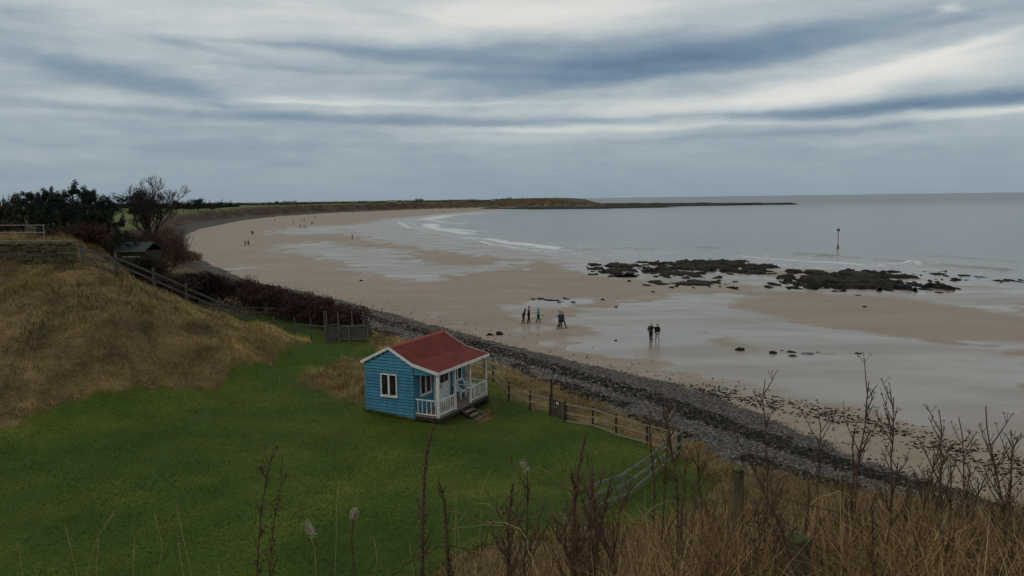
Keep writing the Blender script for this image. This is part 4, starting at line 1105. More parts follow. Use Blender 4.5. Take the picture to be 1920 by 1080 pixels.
for ci, (x0, x1, y0, y1, n, lab) in enumerate(REEF):
    n = int(n*.85)
    for k in range(n):
        u_, v_ = rng.random(), rng.random()
        px = x0+(x1-x0)*u_; py = y0+(y1-y0)*v_
        big = rng.random() < .5
        w = rng.uniform(12, 30) if big else rng.uniform(5, 13)
        if ci in (3, 4): w *= .7
        rock(LEDGE[int(rng.integers(10))], px, py, w, rng.uniform(2.2, 4.2) if big else rng.uniform(1.5, 3.6), lab, 'reef_rock', 'rock', 'rocks: '+lab, deep=rng.uniform(2.5, 6.0) if big else rng.uniform(.8, 2.2))

# long dark reef running out from the headland


def flat_reef(px_poly, z, label, seed, gx=5.0, gyy=8.0, ns=1.0, name='rock_reef'):
    P = np.array([gnd(a, b_, .2)[:2] for a, b_ in px_poly]); c = P.mean(0)
    xs = np.arange(P[:, 0].min()-gx, P[:, 0].max()+gx, gx); ys = np.arange(P[:, 1].min()-gyy, P[:, 1].max()+gyy, gyy)
    gx_, gy_ = np.meshgrid(xs, ys, indexing='ij'); sd = sdist(gx_.ravel(), gy_.ravel(), [tuple(p) for p in P])
    if ns == 1.0: hz = sstep(-4, 14, sd+(fbm(gx_.ravel()*.03, gy_.ravel()*.03, 4, seed)-.5)*34)*z*(.35+1.2*fbm(gx_.ravel()*.05, gy_.ravel()*.02, 4, seed+3))-.35
    else:
        u_, v_ = gx_.ravel(), gy_.ravel()
        hz = terrain(u_, v_)-.25+sstep(-.6, 1.0, sd*.35+(fbm(u_*.5, v_*.34, 5, seed)-.585)*10.0)*(.25+z*(.35+1.3*fbm(u_*.8, v_*.6, 4, seed+3)))
    V = np.stack([gx_.ravel()-c[0], gy_.ravel()-c[1], hz], 1); ny = len(ys)
    i, j = np.meshgrid(np.arange(len(xs)-1), np.arange(ny-1), indexing='ij'); i, j = i.ravel(), j.ravel()
    Q = np.stack([i*ny+j, (i+1)*ny+j, (i+1)*ny+j+1, i*ny+j+1], 1); Q = Q[(hz[Q].max(1) > (-.3 if ns == 1.0 else -9))]
    if ns != 1.0: tt_ = terrain(gx_.ravel(), gy_.ravel()); Q = Q[(hz[Q]-tt_[Q]).max(1) > -.2]
    mb = MB(); mb.add(V, Q); return tag(mb.obj(name, ROCK, loc=(c[0], c[1], 0)), label, 'reef')


flat_reef([(900, 391.5), (1000, 392.3), (1120, 391.5), (1268, 388.5), (1200, 387), (1120, 387.5), (1000, 389.3)], 2.2, 'dark flat reef along the foot of the far headland', 5)
flat_reef([(1110, 388.5), (1260, 387), (1400, 384.8), (1490, 383.2), (1400, 382.3), (1300, 381.9), (1200, 382.3), (1120, 382.2)], 2.6, 'long thin dark reef reaching out to sea from the headland', 8)

for k, (pp, zz_, lab) in enumerate((([(1114, 500), (1140, 495), (1200, 495), (1204, 512), (1190, 519), (1150, 521), (1120, 518)], .4, 'ragged brown ledge at the left end of the tidal reef'), ([(1206, 502), (1260, 491), (1330, 489), (1400, 486), (1402, 497), (1330, 508), (1240, 513)], .45, 'long ragged black ledge along the upper middle of the tidal reef'),
                                    ([(1212, 533), (1260, 528), (1340, 528), (1384, 532), (1370, 541), (1280, 541)], .25, 'broken low ledge at the front of the reef, on the sand'), ([(1345, 506), (1400, 496), (1452, 499), (1455, 513), (1400, 517)], .45, 'ragged black ledge in the centre of the tidal reef'), ([(1230, 514), (1290, 511), (1335, 515), (1300, 523), (1240, 522)], .3, 'small broken ledge in the sandy gap of the reef'),
                                    ([(1436, 524), (1500, 518), (1580, 519), (1650, 524), (1735, 533), (1736, 544), (1650, 545), (1560, 543), (1470, 535)], .6, 'biggest black ledge forming the front right of the reef'), ([(1480, 507), (1540, 510), (1600, 507), (1700, 510), (1720, 522), (1600, 524), (1500, 516)], .4, 'half-drowned ragged ledge in foam at the back right of the reef'), ([(1874, 527), (1900, 523), (1960, 524), (1960, 531), (1890, 531)], .5, 'dark ledge in the water cut by the right edge'))):
    flat_reef(pp, zz_, lab, 40+k*5, .4, .7, .1, 'rock_ledge')

# beacon
q_ = gnd(1571, 463, 0)
bc = thing('beacon', (q_[0], q_[1], -.3), 0, 'slender red marker beacon with square topmark standing in the shallow sea', 'beacon')
hb = atd(1571, 428, q_[1])[2]+.3
mb = MB(); mb.tube([(0, 0, 0), (0, 0, hb*.5), (0, 0, hb-.55)], [.11, .10, .09], 10); mb.obj('pole', REDPAINT, bc)
mb = MB(); mb.b2((-.3, -.3, hb-.75), (.3, .3, hb-.15)); mb.tube([(0, 0, hb-.15), (0, 0, hb)], .12, 8)
mb.obj('topmark', mat('topmark_grey', [(.10, .085, .08), (.16, .14, .13)], 3, .7), bc)
mb = MB(); mb.tube([(0, 0, .3), (0, 0, .75)], [.3, .22], 10); mb.obj('collar', CONC, bc)
rock(LEDGE[2], 1570, 466, 22, 1.3, 'low dark rock awash at the foot of the red beacon', 'rock', 'rock', deep=3.5)


# ------------------------------------------------------------------ people
def skin_mesh(name, V, Ed, R, m, parent, lev=1):
    me = bpy.data.meshes.new('t'); me.from_pydata([tuple(v) for v in V], Ed, [])
    o = bpy.data.objects.new('t', me); C.objects.link(o)
    o.modifiers.new('s', 'SKIN')
    md = o.modifiers.new('u', 'SUBSURF'); md.levels = lev
    for k, (sv, r) in enumerate(zip(me.skin_vertices[0].data, R)):
        sv.radius = (r, r) if np.isscalar(r) else r
        sv.use_root = (k == 0)
    em = bpy.data.meshes.new_from_object(o.evaluated_get(bpy.context.evaluated_depsgraph_get()))
    bpy.data.objects.remove(o); bpy.data.meshes.remove(me)
    em.materials.clear(); em.materials.append(m); em.polygons.foreach_set('use_smooth', [True]*len(em.polygons))
    ob = bpy.data.objects.new(name, em); C.objects.link(ob); ob.parent = parent
    return ob


def person(loc, rz, H, label, top, legs, hair, shoe=None, stride=.3, lean=0.0, arms=('down', 'down'), hat=None, group=None, coat=.0, hood=False, fingers=True):
    k = H/1.75; root = thing('person', loc, rz, label, 'person', group); shoe = shoe or DARKSHOE
    sl_, cl_ = math.sin(lean), math.cos(lean)

    def T(x, y, z):  # torso point tilted about the hips
        zz = z-.94; return np.array([x*cl_+zz*sl_, y, .94+zz*cl_-x*sl_])
    pel = np.array([0, 0, .94]); che = T(0, 0, 1.27); nb = T(0, 0, 1.45); nk = T(.01, 0, 1.50); hd = T(.03, 0, 1.60); ht = T(.02, 0, 1.69); nose = T(.125, 0, 1.605)
    V = [pel, che, nb, nk, hd, ht, nose]; E_ = [(0, 1), (1, 2), (2, 3), (3, 4), (4, 5), (4, 6)]; R_ = [.125, .135, .07, .055, .088, .075, .018]
    TV = [pel+(0, 0, .02)]; TE = []; TR = [.145]
    JV = [T(0, 0, .86-coat), T(0, 0, 1.02), che, nb]; JE = [(0, 1), (1, 2), (2, 3)]; JR = [(.175, .15), (.165, .14), (.175, .15), .085]
    SV = []
    for s_, st in ((1, stride), (-1, -stride)):
        hip = np.array([0, .085*s_, .89]); kn = hip+np.array([.43*math.sin(st)+.02, .01*s_, -.43*math.cos(st)])
        b_ = st-.12 if st > 0 else st-.28
        an = kn+np.array([.42*math.sin(b_), 0, -.42*math.cos(b_)])
        toe = an+np.array([.17, .02*s_, -.05 if st > 0 else -.07])
        n = len(V); V += [hip, kn, an, toe]; E_ += [(0, n), (n, n+1), (n+1, n+2), (n+2, n+3)]; R_ += [.09, .058, .042, .035]
        n = len(TV); TV += [hip, kn, an+(0, 0, .04)]; TE += [(0, n), (n, n+1), (n+1, n+2)]; TR += [.105, .078, .066]
        SV.append((an, toe))
        sh_ = T(0, .185*s_, 1.40); mode = arms[0 if s_ > 0 else 1]
        if mode == 'down': el_ = sh_+np.array([-.02-st*.25, .05*s_, -.29]); wr_ = el_+np.array([.06-st*.25, .0, -.25])
        elif mode == 'pocket': el_ = sh_+np.array([-.08, .09*s_, -.27]); wr_ = el_+np.array([.17, -.07*s_, -.14])
        elif mode == 'face': el_ = sh_+np.array([.12, .12*s_, -.10]); wr_ = hd+np.array([.13, .05*s_, -.04])
        elif mode == 'out': el_ = sh_+np.array([.02, .12*s_, -.26]); wr_ = el_+np.array([.06, .12*s_, -.22])
        else: el_ = sh_+np.array([-.05, .16*s_, -.16]); wr_ = el_+np.array([-.02, .22*s_, -.02])  # arm round a companion
        f = (wr_-el_)/np.linalg.norm(wr_-el_); pa = wr_+f*.075; side = np.array([.0, 1., .0]) if abs(f[1]) < .8 else np.array([1., 0, 0])
        fw = np.cross(f, side); fw /= np.linalg.norm(fw)
        n = len(V); V += [sh_, el_, wr_, pa]; E_ += [(1, n), (n, n+1), (n+1, n+2), (n+2, n+3)]; R_ += [.055, .042, .028, .032]
        if fingers:
            for q in range(4):
                a0 = pa+fw*(.024-.016*q)+f*.02; l = (.075, .085, .08, .062)[q]; nn = len(V)
                V += [a0, a0+f*l*.5, a0+f*l*.85+side*(-s_)*.02]; E_ += [(n+3, nn), (nn, nn+1), (nn+1, nn+2)]; R_ += [.0095, .0085, .0075]
            nn = len(V); a0 = wr_+f*.04+fw*.035; V += [a0, a0+fw*.02+f*.045]; E_ += [(n+2, nn), (nn, nn+1)]; R_ += [.012, .009]
        n = len(JV); JV += [sh_, el_, wr_]; JE += [(2, n), (n, n+1), (n+1, n+2)]; JR += [.085, .068, .052]
    if hood:
        n = len(JV); JV += [T(-.05, 0, 1.56), T(-.03, 0, 1.64)]; JE += [(3, n), (n, n+1)]; JR += [.10, .09]
    sc = lambda L_: [np.asarray(v)*k for v in L_]
    rs = lambda L_: [(r*k if np.isscalar(r) else (r[0]*k, r[1]*k)) for r in L_]
    skin_mesh('body', sc(V), E_, rs(R_), SKIN, root); skin_mesh('trousers', sc(TV), TE, rs(TR), legs, root); skin_mesh('jacket', sc(JV), JE, rs(JR), top, root)
    for an, toe in SV:
        mb = MB(); mb.tube(sc([an+(-.05, 0, -.03), an+(-.0, 0, -.03), an*.4+toe*.6+(0, 0, .0), toe+(.06, 0, -.005)]), [.05*k, .056*k, .05*k, .028*k], 8); mb.obj('shoe', shoe, root, True)
    a = np.linspace(0, math.pi*.5, 5); mb = MB(); c0 = (hd*.5+ht*.5)
    mb.tube([(c0+(-.012, 0, -.03+.135*math.sin(t_)*1.0))*k for t_ in a], [max(.104*math.cos(t_)*k, .005) for t_ in a], 12); mb.obj('hat' if hat else 'hair', hat or hair, root, True)
    if hat:
        mb = MB(); mb.tube([(ht+(-.01, 0, .06+d))*k for d in (0, .02, .06, .08)], [.02*k, .045*k, .045*k, .015*k], 8); mb.obj('bobble', hat, root, True)
    return root


DARKSHOE = cloth('dark_boot', (.018, .014, .012)); BLACKC = cloth('black_coat', (.012, .011, .012)); NAVY = cloth('navy_coat', (.018, .045, .13)); TEAL = cloth('turquoise_coat', (.04, .30, .37)); BLACKT = cloth('black_trousers', (.011, .011, .013)); DENIM = cloth('dark_jeans', (.018, .024, .04)); LIGHTT = cloth('pale_trousers', (.42, .43, .44)); OLIVE = cloth('olive_coat', (.03, .03, .022)); HAIRB = cloth('brown_hair', (.04, .025, .016)); HAIRF = cloth('fair_hair', (.20, .13, .08)); HAIRG = cloth('grey_hair', (.22, .21, .20)); WHITES = cloth('white_trainer', (.5, .5, .5)); REDC = cloth('red_coat', (.16, .03, .025))


def spot(px, py):
    q_ = gnd(px, py, .5)
    for _ in range(3): q_ = gnd(px, py, max(tz1(q_[0], q_[1]), 0))
    return (q_[0], q_[1], q_[2]-.01)


person(spot(981.5, 606.5), .1, 1.62, 'walker in black stooping forward, leftmost of the trio by the flat rocks', BLACKC, OLIVE, HAIRG, stride=.14, lean=.36, arms=('down', 'pocket'), hood=True)
person(spot(991.5, 606), .0, 1.74, 'tall walker in dark coat and bobble hat, middle of the trio', BLACKC, BLACKT, HAIRB, stride=.10, lean=.03, arms=('down', 'down'), hat=OLIVE, coat=.08)
person(spot(1009.5, 605.5), -.3, 1.58, 'walker in bright turquoise jacket and black trousers, right of the trio', TEAL, BLACKT, HAIRF, stride=.17, arms=('pocket', 'pocket'), hood=True)
person(spot(1050, 616), -.5, 1.74, 'walker in navy coat with an arm round the darker companion', NAVY, DENIM, HAIRB, stride=.2, arms=('pocket', 'round'), coat=.16)
person(spot(1055.5, 615), -.45, 1.66, 'walker in dark green coat pressed close beside the navy coat, striding', OLIVE, BLACKT, HAIRG, stride=.38, lean=-.05, arms=('pocket', 'pocket'), coat=.1)
person(spot(1220.5, 642), -1.9, 1.72, 'walker in maroon-black jacket holding hands up to the face, left of the pair', cloth('maroon_coat', (.024, .012, .013)), BLACKT, HAIRG, stride=.16, arms=('face', 'pocket'))
person(spot(1232.5, 641.5), -1.5, 1.66, 'walker in black coat and pale trousers with long fair hair, right of the pair', BLACKC, LIGHTT, HAIRF, shoe=WHITES, stride=.22, arms=('down', 'down'), coat=.12)
fp = [person((0, 0, 0), 0, 1.72, 'x', t_, b_, HAIRB, stride=s_, arms=('down', 'pocket'), fingers=False) for t_, b_, s_ in ((BLACKC, BLACKT, .25), (NAVY, DENIM, .15), (OLIVE, BLACKT, .3))]
FAR_P = [(460, 460.8, 'left one of the two dark walkers nearest the shingle on the dry sand', None), (466, 460.8, 'right one of the two dark walkers nearest the shingle on the dry sand', None), (472.4, 440.3, 'lone dark walker on dry sand just beyond the nearest pair', None), (474.5, 440.2, 'companion pressed against the lone walker beyond the nearest pair', None), (660.7, 448.3, 'dark walker alone at the edge of the wet sand, right of the others', None),
         (515, 414, 'far walker left of the main cluster of people', None), (550, 418.8, 'far dark walker standing left of the group on wet sand', None), (563, 427.6, 'left walker of the three standing on the wet sheen', None), (570, 427.6, 'middle walker of the three standing on the wet sheen', None), (573.3, 428.2, 'right walker of the three standing on the wet sheen', None),
         (566, 414, 'far walker in the pair above the wet sheen', 'pair of far walkers above the wet sheen'), (571, 416, 'far walker in the pair above the wet sheen', 'pair of far walkers above the wet sheen'), (584, 420.6, 'far walker in the pair right of the three on wet sheen', 'pair right of the three on wet sheen'), (586.3, 420.4, 'far walker in the pair right of the three on wet sheen', 'pair right of the three on wet sheen'),
         (590, 408.7, 'small far walker in the pair near the cliff foot', 'pair near the cliff foot'), (592.6, 408.6, 'small far walker in the pair near the cliff foot', 'pair near the cliff foot')]+[(x, y, 'speck-like walker at the far end of the beach under the brown cliff', 'specks at the far end of the beach') for x, y in ((634.5, 400), (658.5, 399.3), (663, 399.4), (671, 399.2), (694, 397), (697.5, 396.8), (703, 396.5))]
for k, (px, py, lab, gr) in enumerate(FAR_P):
    i = k % 3
    if k < 3:
        o = fp[i]; o.location = spot(px, py); o.rotation_euler = (0, 0, k*2.1); o['label'] = lab
    else: dup(fp[i], spot(px, py), k*1.7, rng.uniform(.94, 1.05), lab, gr)

# ------------------------------------------------------------------ far skyline: trees, houses, caravans


def far_tree(seed, w, h):
    r = np.random.default_rng(seed); root = thing('far_tree', (0, 0, 0), 0, 'x', 'tree')
    mb = MB(); mb.tube([(0, 0, -1), (0, 0, h*.5)], [h*.03, h*.02], 6); mb.obj('trunk', BARK, root)
    n = 16; c = np.stack([r.normal(0, w*.24, n), r.normal(0, w*.2, n), h*(.3+.6*r.random(n))], 1); mb = MB(); cloud(mb, c, np.array([[w*.17, w*.17, h*.15]]*n)*r.uniform(.7, 1.3, (n, 1)), 2200, h*.035, .6, .2, r); mb.obj('crown', PINE if seed % 2 else SHRUBD, root)
    return root


FT = [far_tree(41, 6, 6), far_tree(42, 7, 5), far_tree(43, 9, 5.5)]
fused = set()
SKY_T = [(206, 379, 700, 1.0), (222, 378.5, 700, 1.2), (236, 380, 700, .9), (250, 365, 330, 1.1), (262, 367, 330, 1.0), (272, 369, 330, .9), (330, 377, 520, .9), (342, 375.5, 520, 1.0), (356, 377, 540, .9), (371, 374, 520, 1.1), (386, 376.5, 540, 1.0), (398, 378.5, 560, .8), (412, 379.5, 600, .8), (430, 380, 700, .7), (442, 380.5, 760, .7), (519, 377.5, 900, .9), (528, 378.5, 900, .7), (596, 378.5, 950, .7), (641, 380, 1050, .9), (652, 380, 1050, 1), (676, 377.5, 1100, 1.1), (700, 379, 1100, .8), (720, 379.5, 1150, .9), (755, 376.5, 1200, 1.1), (806, 376, 1230, 1.2), (822, 377.5, 1230, .9), (846, 376, 1250, 1), (862, 377, 1250, .8), (888, 375, 1260, .9), (924, 374, 1260, .8), (1040, 373.5, 1270, .6), (1075, 374.5, 1240, .6), (1100, 376, 1210, .5), (980, 375, 1290, .7)]
for k, (px, pyt, D, wf) in enumerate(SKY_T):
    q_ = atd(px, pyt, D); zb_ = max(tz1(q_[0], q_[1])-.5, 4); h = max(q_[2]-zb_, 2.2)
    gl_ = ('dark trees in the clump behind the bare tree' if 250 <= px <= 272 else 'trees along the field edge left of the brown cliff' if px < 450 else 'low trees along the skyline above the brown cliff' if px < 760 else 'bushes along the top of the far headland')
    lb_ = ('dark tree in the clump on the skyline behind the bare tree' if 250 <= px <= 272 else 'far dark tree along the field edge left of the brown cliff' if px < 450 else 'low far tree on the skyline above the brown cliff' if px < 760 else 'small dark bush on top of the far headland')
    i = k % 3; sc = (h/5.5*1.2*wf, h/5.5*1.2*wf, h/5.5); loc = (q_[0], q_[1], zb_)
    if i not in fused:
        fused.add(i); o = FT[i]; o.location = loc; o.scale = sc; o['label'] = lb_; o['group'] = gl_
    else: dup(FT[i], loc, k*.9, sc, lb_, gl_)


def house(px, py, D, w, d, hw, hr, label, wm, chim=1, wins=4, rz=0.0, towers=False):
    q_ = atd(px, py, D); zb_ = tz1(q_[0], q_[1])
    r = thing('far_house', (q_[0], q_[1], zb_), rz, label, 'house')
    mb = MB(); mb.b2((-w/2, -d/2, -1), (w/2, d/2, hw)); mb.prism([(-d/2, hw), (d/2, hw), (0, hw+hr-.1)], (0, 1, 0), (0, 0, 1), (w, 0, 0), (-w/2, 0, 0))
    if towers:
        for x in (-w*.42, w*.1, w*.42): mb.b2((x-.9, -d/2-.8, -1), (x+.9, -d/2+.6, hw+hr*.9))
    mb.obj('wall', wm, r)
    mb = MB()
    for s_ in (-1, 1): mb.prism([(0, hw+hr), (s_*(d/2+.3), hw-.15), (s_*(d/2+.3), hw+.05), (0, hw+hr+.2)], (0, 1, 0), (0, 0, 1), (w+.4, 0, 0), (-w/2-.2, 0, 0))
    ro = mb.obj('roof', SLATE, r)
    for k in range(chim):
        mb = MB(); x = -w*.4+k*w*.8/max(chim-1, 1); mb.b2((x-.4, -.4, hw+hr*.6), (x+.4, .4, hw+hr+1.2)); mb.obj('chimney', wm, ro)
    for k in range(wins):
        mb = MB(); x = -w*.4+(k+.5)*w*.8/wins; mb.b2((x-.5, -d/2-.05-(.85 if towers else 0)*0, hw*.4), (x+.5, -d/2-.001, hw*.4+1.2)); mb.obj('window', GLASS, r)
    return r


house(543, 380, 950, 16, 8, 1.9, 1.5, 'long low house with slate roof on the skyline above the cliff', PALEWALL, 2, 5)
house(786, 376.5, 1240, 12, 8, 2.6, 1.8, 'brown sandstone house with several turrets on the far skyline', SANDST, 3, 4, towers=True)
house(432, 380, 720, 10, 7, 1.8, 1.4, 'small pale cottage among the field-edge trees', SANDST, 1, 3)
for k, (px, py) in enumerate(((665, 381.5), (675, 382), (683, 382.2), (691, 382), (730, 380.5), (738, 380.5), (924, 378.5))):
    D = 1130 if px < 900 else 1235; q_ = atd(px, py, D); zb_ = tz1(q_[0], q_[1])
    if k == 0:
        cv = thing('caravan', (q_[0], q_[1], zb_), .1, 'small white static caravan on the clifftop among far trees', 'caravan', 'caravans on the far clifftop')
        mb = MB(); mb.prism([(-3.6, .5), (3.6, .5), (3.7, 1.6), (3.4, 2.9), (-3.4, 2.9), (-3.7, 1.6)], (1, 0, 0), (0, 0, 1), (0, 2.4, 0), (0, -1.2, 0)); mb.obj('body', CARAV, cv)
        mb = MB(); mb.b2((-3, -1, -.3), (3, 1, .5)); mb.obj('chassis', DARKWOOD, cv)
        for x in (-2.2, 0, 2.2):
            mb = MB(); mb.b2((x-.7, -1.24, 1.5), (x+.7, -1.201, 2.3)); mb.obj('window', GLASS, cv)
    else: dup(cv, (q_[0], q_[1], zb_), .1+k*.05)
q_ = atd(728, 379, 1120); zb_ = tz1(q_[0], q_[1]); mb = MB(); mb.tube([(0, 0, -.5), (0, 0, 4), (0, 0, 8)], [.16, .14, .1], 6); tag(mb.obj('telegraph_pole', BARK, loc=(q_[0], q_[1], zb_)), 'thin dark pole on the far skyline above the cliff', 'pole')

# ------------------------------------------------------------------ grass, pebbles, seaweed: uncountable ground cover


def blades(name, P, Ln, Wd, az_, bend, seg, m, kind='stuff', parent=None, lean0=None):
    N = len(P); lean0 = np.zeros(N) if lean0 is None else lean0
    dh = np.stack([np.cos(az_), np.sin(az_), np.zeros(N)], 1); pr = np.stack([-np.sin(az_), np.cos(az_), np.zeros(N)], 1)
    c = P.copy(); rows_ = []
    for s_ in range(seg+1):
        t_ = s_/seg; w = (Wd*(1-t_)**.6)[:, None] if s_ < seg else (Wd*.12)[:, None]
        rows_.append(np.stack([c-pr*w*.5, c+pr*w*.5], 1))
        ph = lean0+bend*((s_+.5)/seg)
        c = c+(dh*np.sin(ph)[:, None]+np.array([0, 0, 1])*np.cos(ph)[:, None])*(Ln/seg)[:, None]
    V = np.stack(rows_, 1).reshape(-1, 3)
    k = 2*(seg+1); b0 = np.arange(N)[:, None]*k; s_ = np.arange(seg)[None, :]*2
    Q = np.stack([b0+s_, b0+s_+1, b0+s_+3, b0+s_+2], -1).reshape(-1, 4)
    mb = MB(); mb.add(V, Q); o = mb.obj(name, m, parent)
    if kind: o['kind'] = kind
    return o


def sample(n, x0, x1, y0, y1, pick):
    x = rng.uniform(x0, x1, n); y = rng.uniform(y0, y1, n)
    z, sB, sA, sW, _, _ = terrain(x, y, True); a, b_ = masks(x, y, sB, sA, sW)
    z = z+b_[:, 3]*((fbm(x*.55, y*.55, 4, 51)-.5)*.9)+a[:, 2]*((fbm(x*.3, y*.3, 3, 52)-.5)*.12)+np.clip(a[:, 0]-a[:, 1], 0, 1)*((fbm(x*.9, y*.9, 4, 53)-.5)*.22+b_[:, 2]*.12)
    k = pick(x, y, sB, sA, sW, a, b_)
    return x[k], y[k], z[k], (a[k], b_[k], sA[k], sB[k])


fr = lambda x, y: np.abs(x) < y*.70+2
# lawn
x, y, z, _ = sample(480000, -34, 9, 15, 72, lambda x, y, sB, sA, sW, a, b_: (a[:, 2] > .45) & fr(x, y) & (rng.random(len(x)) < np.clip(34/y, .35, 1)))
N = len(x); ln = rng.uniform(.03, .075, N)*(.7+.7*fbm(x*.8, y*.8, 3, 81))
blades('lawn_grass', np.stack([x, y, z-.01], 1), ln, rng.uniform(.016, .036, N), rng.uniform(0, 6.28, N), rng.uniform(.8, 2.0, N), 2, LAWNB)
# rough tawny grass on the hill, round the hut's back and outside the beach fence
x, y, z, _ = sample(210000, -46, 9, 27, 64, lambda x, y, sB, sA, sW, a, b_: (b_[:, 3] > .4) & (a[:, 1] > .45) & fr(x, y) & ((x < -9) | (y > 30)) & (rng.random(len(x)) < .35+.65*fbm(x*.9, y*.9, 3, 83)))
N = len(x); tus = fbm(x*.7, y*.7, 3, 84); low = np.where(x > -8, .6, 1.0)
wd_ = fbm(x*.25, y*.25, 2, 85)*9
blades('rough_grass', np.stack([x, y, z-.03], 1), low*rng.uniform(.22, .62, N)*(.28+1.9*tus**1.8), rng.uniform(.014, .032, N), wd_+rng.normal(0, .9, N), rng.uniform(.7, 2.3, N), 4, STRAWD)
# longer grass left uncut round the hut
pe = []
for k in range(5200):
    u = rng.random()*4; i_ = int(u); f_ = u-i_
    l, f = [(-.12, DB*f_), (L*f_, -.12), (L+.12, (DB+DP)*f_), (L*f_, DB+DP+.05)][i_]
    j_ = rng.normal(0, .07, 2); pe.append(hutworld(l+j_[0], f+j_[1], 0)[:2])
pe = np.array(pe); N = len(pe)
blades('uncut_grass', np.column_stack([pe, terrain(pe[:, 0], pe[:, 1])-.02]), rng.uniform(.08, .26, N), rng.uniform(.012, .024, N), rng.uniform(0, 6.28, N), rng.uniform(.2, 1.4, N), 3, LAWNB)
# near bank
x, y, z, _ = sample(150000, -6, 22, 2.4, 31, lambda x, y, sB, sA, sW, a, b_: (b_[:, 3] > .4) & fr(x, y) & (x/np.maximum(y, 1) > -.16+.05*rng.normal(size=len(x))) & (rng.random(len(x)) < np.clip(9/y, .25, 1)*(.25+1.1*fbm(x*1.1, y*1.1, 3, 86))))
N = len(x); tus = fbm(x*.9, y*.9, 3, 87)
ed = sstep(-.12, .16, x/np.maximum(y, 1))
blades('dry_bank_grass', np.stack([x, y, z-.03], 1), rng.uniform(.3, .8, N)*(.5+.7*tus)*(.55+.45*ed), rng.uniform(.004, .009, N)*np.clip(y/7, .8, 2.6), rng.uniform(0, 6.28, N), rng.uniform(.3, 2.0, N), 5, STRAW, lean0=rng.uniform(0, .35, N))
x, y, z, _ = sample(30000, -2, 16, 12, 31, lambda x, y, sB, sA, sW, a, b_: (b_[:, 3] > .4) & fr(x, y) & (fbm(x*.4, y*.4, 3, 88) > .52))
N = len(x); N_ = len(x)
xx, yy_, z_, _ = sample(15000, -.6, 9, 3.3, 12, lambda x, y, sB, sA, sW, a, b_: (x/np.maximum(y, 1) > -.08+.06*rng.normal(size=len(x))) & fr(x, y) & ~((np.abs(x-.36*y) < .15) & (y < 4.4)) & (fbm(x*1.5, y*1.5, 3, 95) > .44))
N2 = len(xx); blades('brown_stems', np.stack([xx, yy_, z_-.03], 1), rng.uniform(.45, 1.25, N2)*(.5+.6*fbm(xx*1.1, yy_*1.1, 3, 96))*(.6+.45*sstep(-.1, .25, xx/yy_)), rng.uniform(.004, .0085, N2), rng.uniform(0, 6.28, N2), rng.uniform(-.2, .9, N2), 4, STEMD, lean0=rng.uniform(0, .45, N2))
xx, yy_, z_, _ = sample(125000, -1.9, 7, 3.1, 9, lambda x, y, sB, sA, sW, a, b_: (x/np.maximum(y, 1) > -.21+.05*rng.normal(size=len(x))) & fr(x, y) & ~((np.abs(x-.36*y) < .15) & (y < 4.4)) & (rng.random(len(x)) < 2.4*np.clip(fbm(x*2.2, y*2.2, 3, 91)-.28, 0, 1)))
N2 = len(xx); blades('tall_dry_grass', np.stack([xx, yy_, z_-.03], 1), rng.uniform(.35, 1.0, N2)*(.55+.65*fbm(xx*1.3, yy_*1.3, 3, 92))*(.55+.5*sstep(-.1, .25, xx/yy_)), rng.uniform(.003, .0075, N2), rng.uniform(0, 6.28, N2), rng.uniform(.2, 2.2, N2), 6, STRAW, lean0=rng.uniform(0, .3, N2))
blades('green_bank_grass', np.stack([x, y, z-.03], 1), rng.uniform(.15, .4, N), rng.uniform(.008, .018, N), rng.uniform(0, 6.28, N), rng.uniform(.4, 1.6, N), 3, LAWNB)


def stones(name, x, y, z, sz, flat, m):
    N = len(x); base = np.array([[1, 0, 0], [.3, .95, 0], [-.8, .6, 0], [-.8, -.6, 0], [.3, -.95, 0], [.1, .05, 1], [0, 0, -.5]])
    a = rng.uniform(0, 6.28, N); c_, s_ = np.cos(a), np.sin(a)
    V = base[None]*(1+rng.normal(0, .16, (N, 7, 3))); V[:, :, 1] *= rng.uniform(.55, 1, N)[:, None]; V[:, :, 2] *= (flat*rng.uniform(.6, 1.2, N))[:, None]
    X_ = V[:, :, 0]*c_[:, None]-V[:, :, 1]*s_[:, None]; Y_ = V[:, :, 0]*s_[:, None]+V[:, :, 1]*c_[:, None]
    V = np.stack([X_, Y_, V[:, :, 2]], -1)*sz[:, None, None]+np.stack([x, y, z], 1)[:, None]
    T = np.array([[i, (i+1) % 5, 5] for i in range(5)]+[[(i+1) % 5, i, 6] for i in range(5)])
    mb = MB(); mb.add(V.reshape(-1, 3), None, (np.arange(N)[:, None, None]*7+T[None]).reshape(-1, 3)); o = mb.obj(name, m); o['kind'] = 'stuff'
    return o


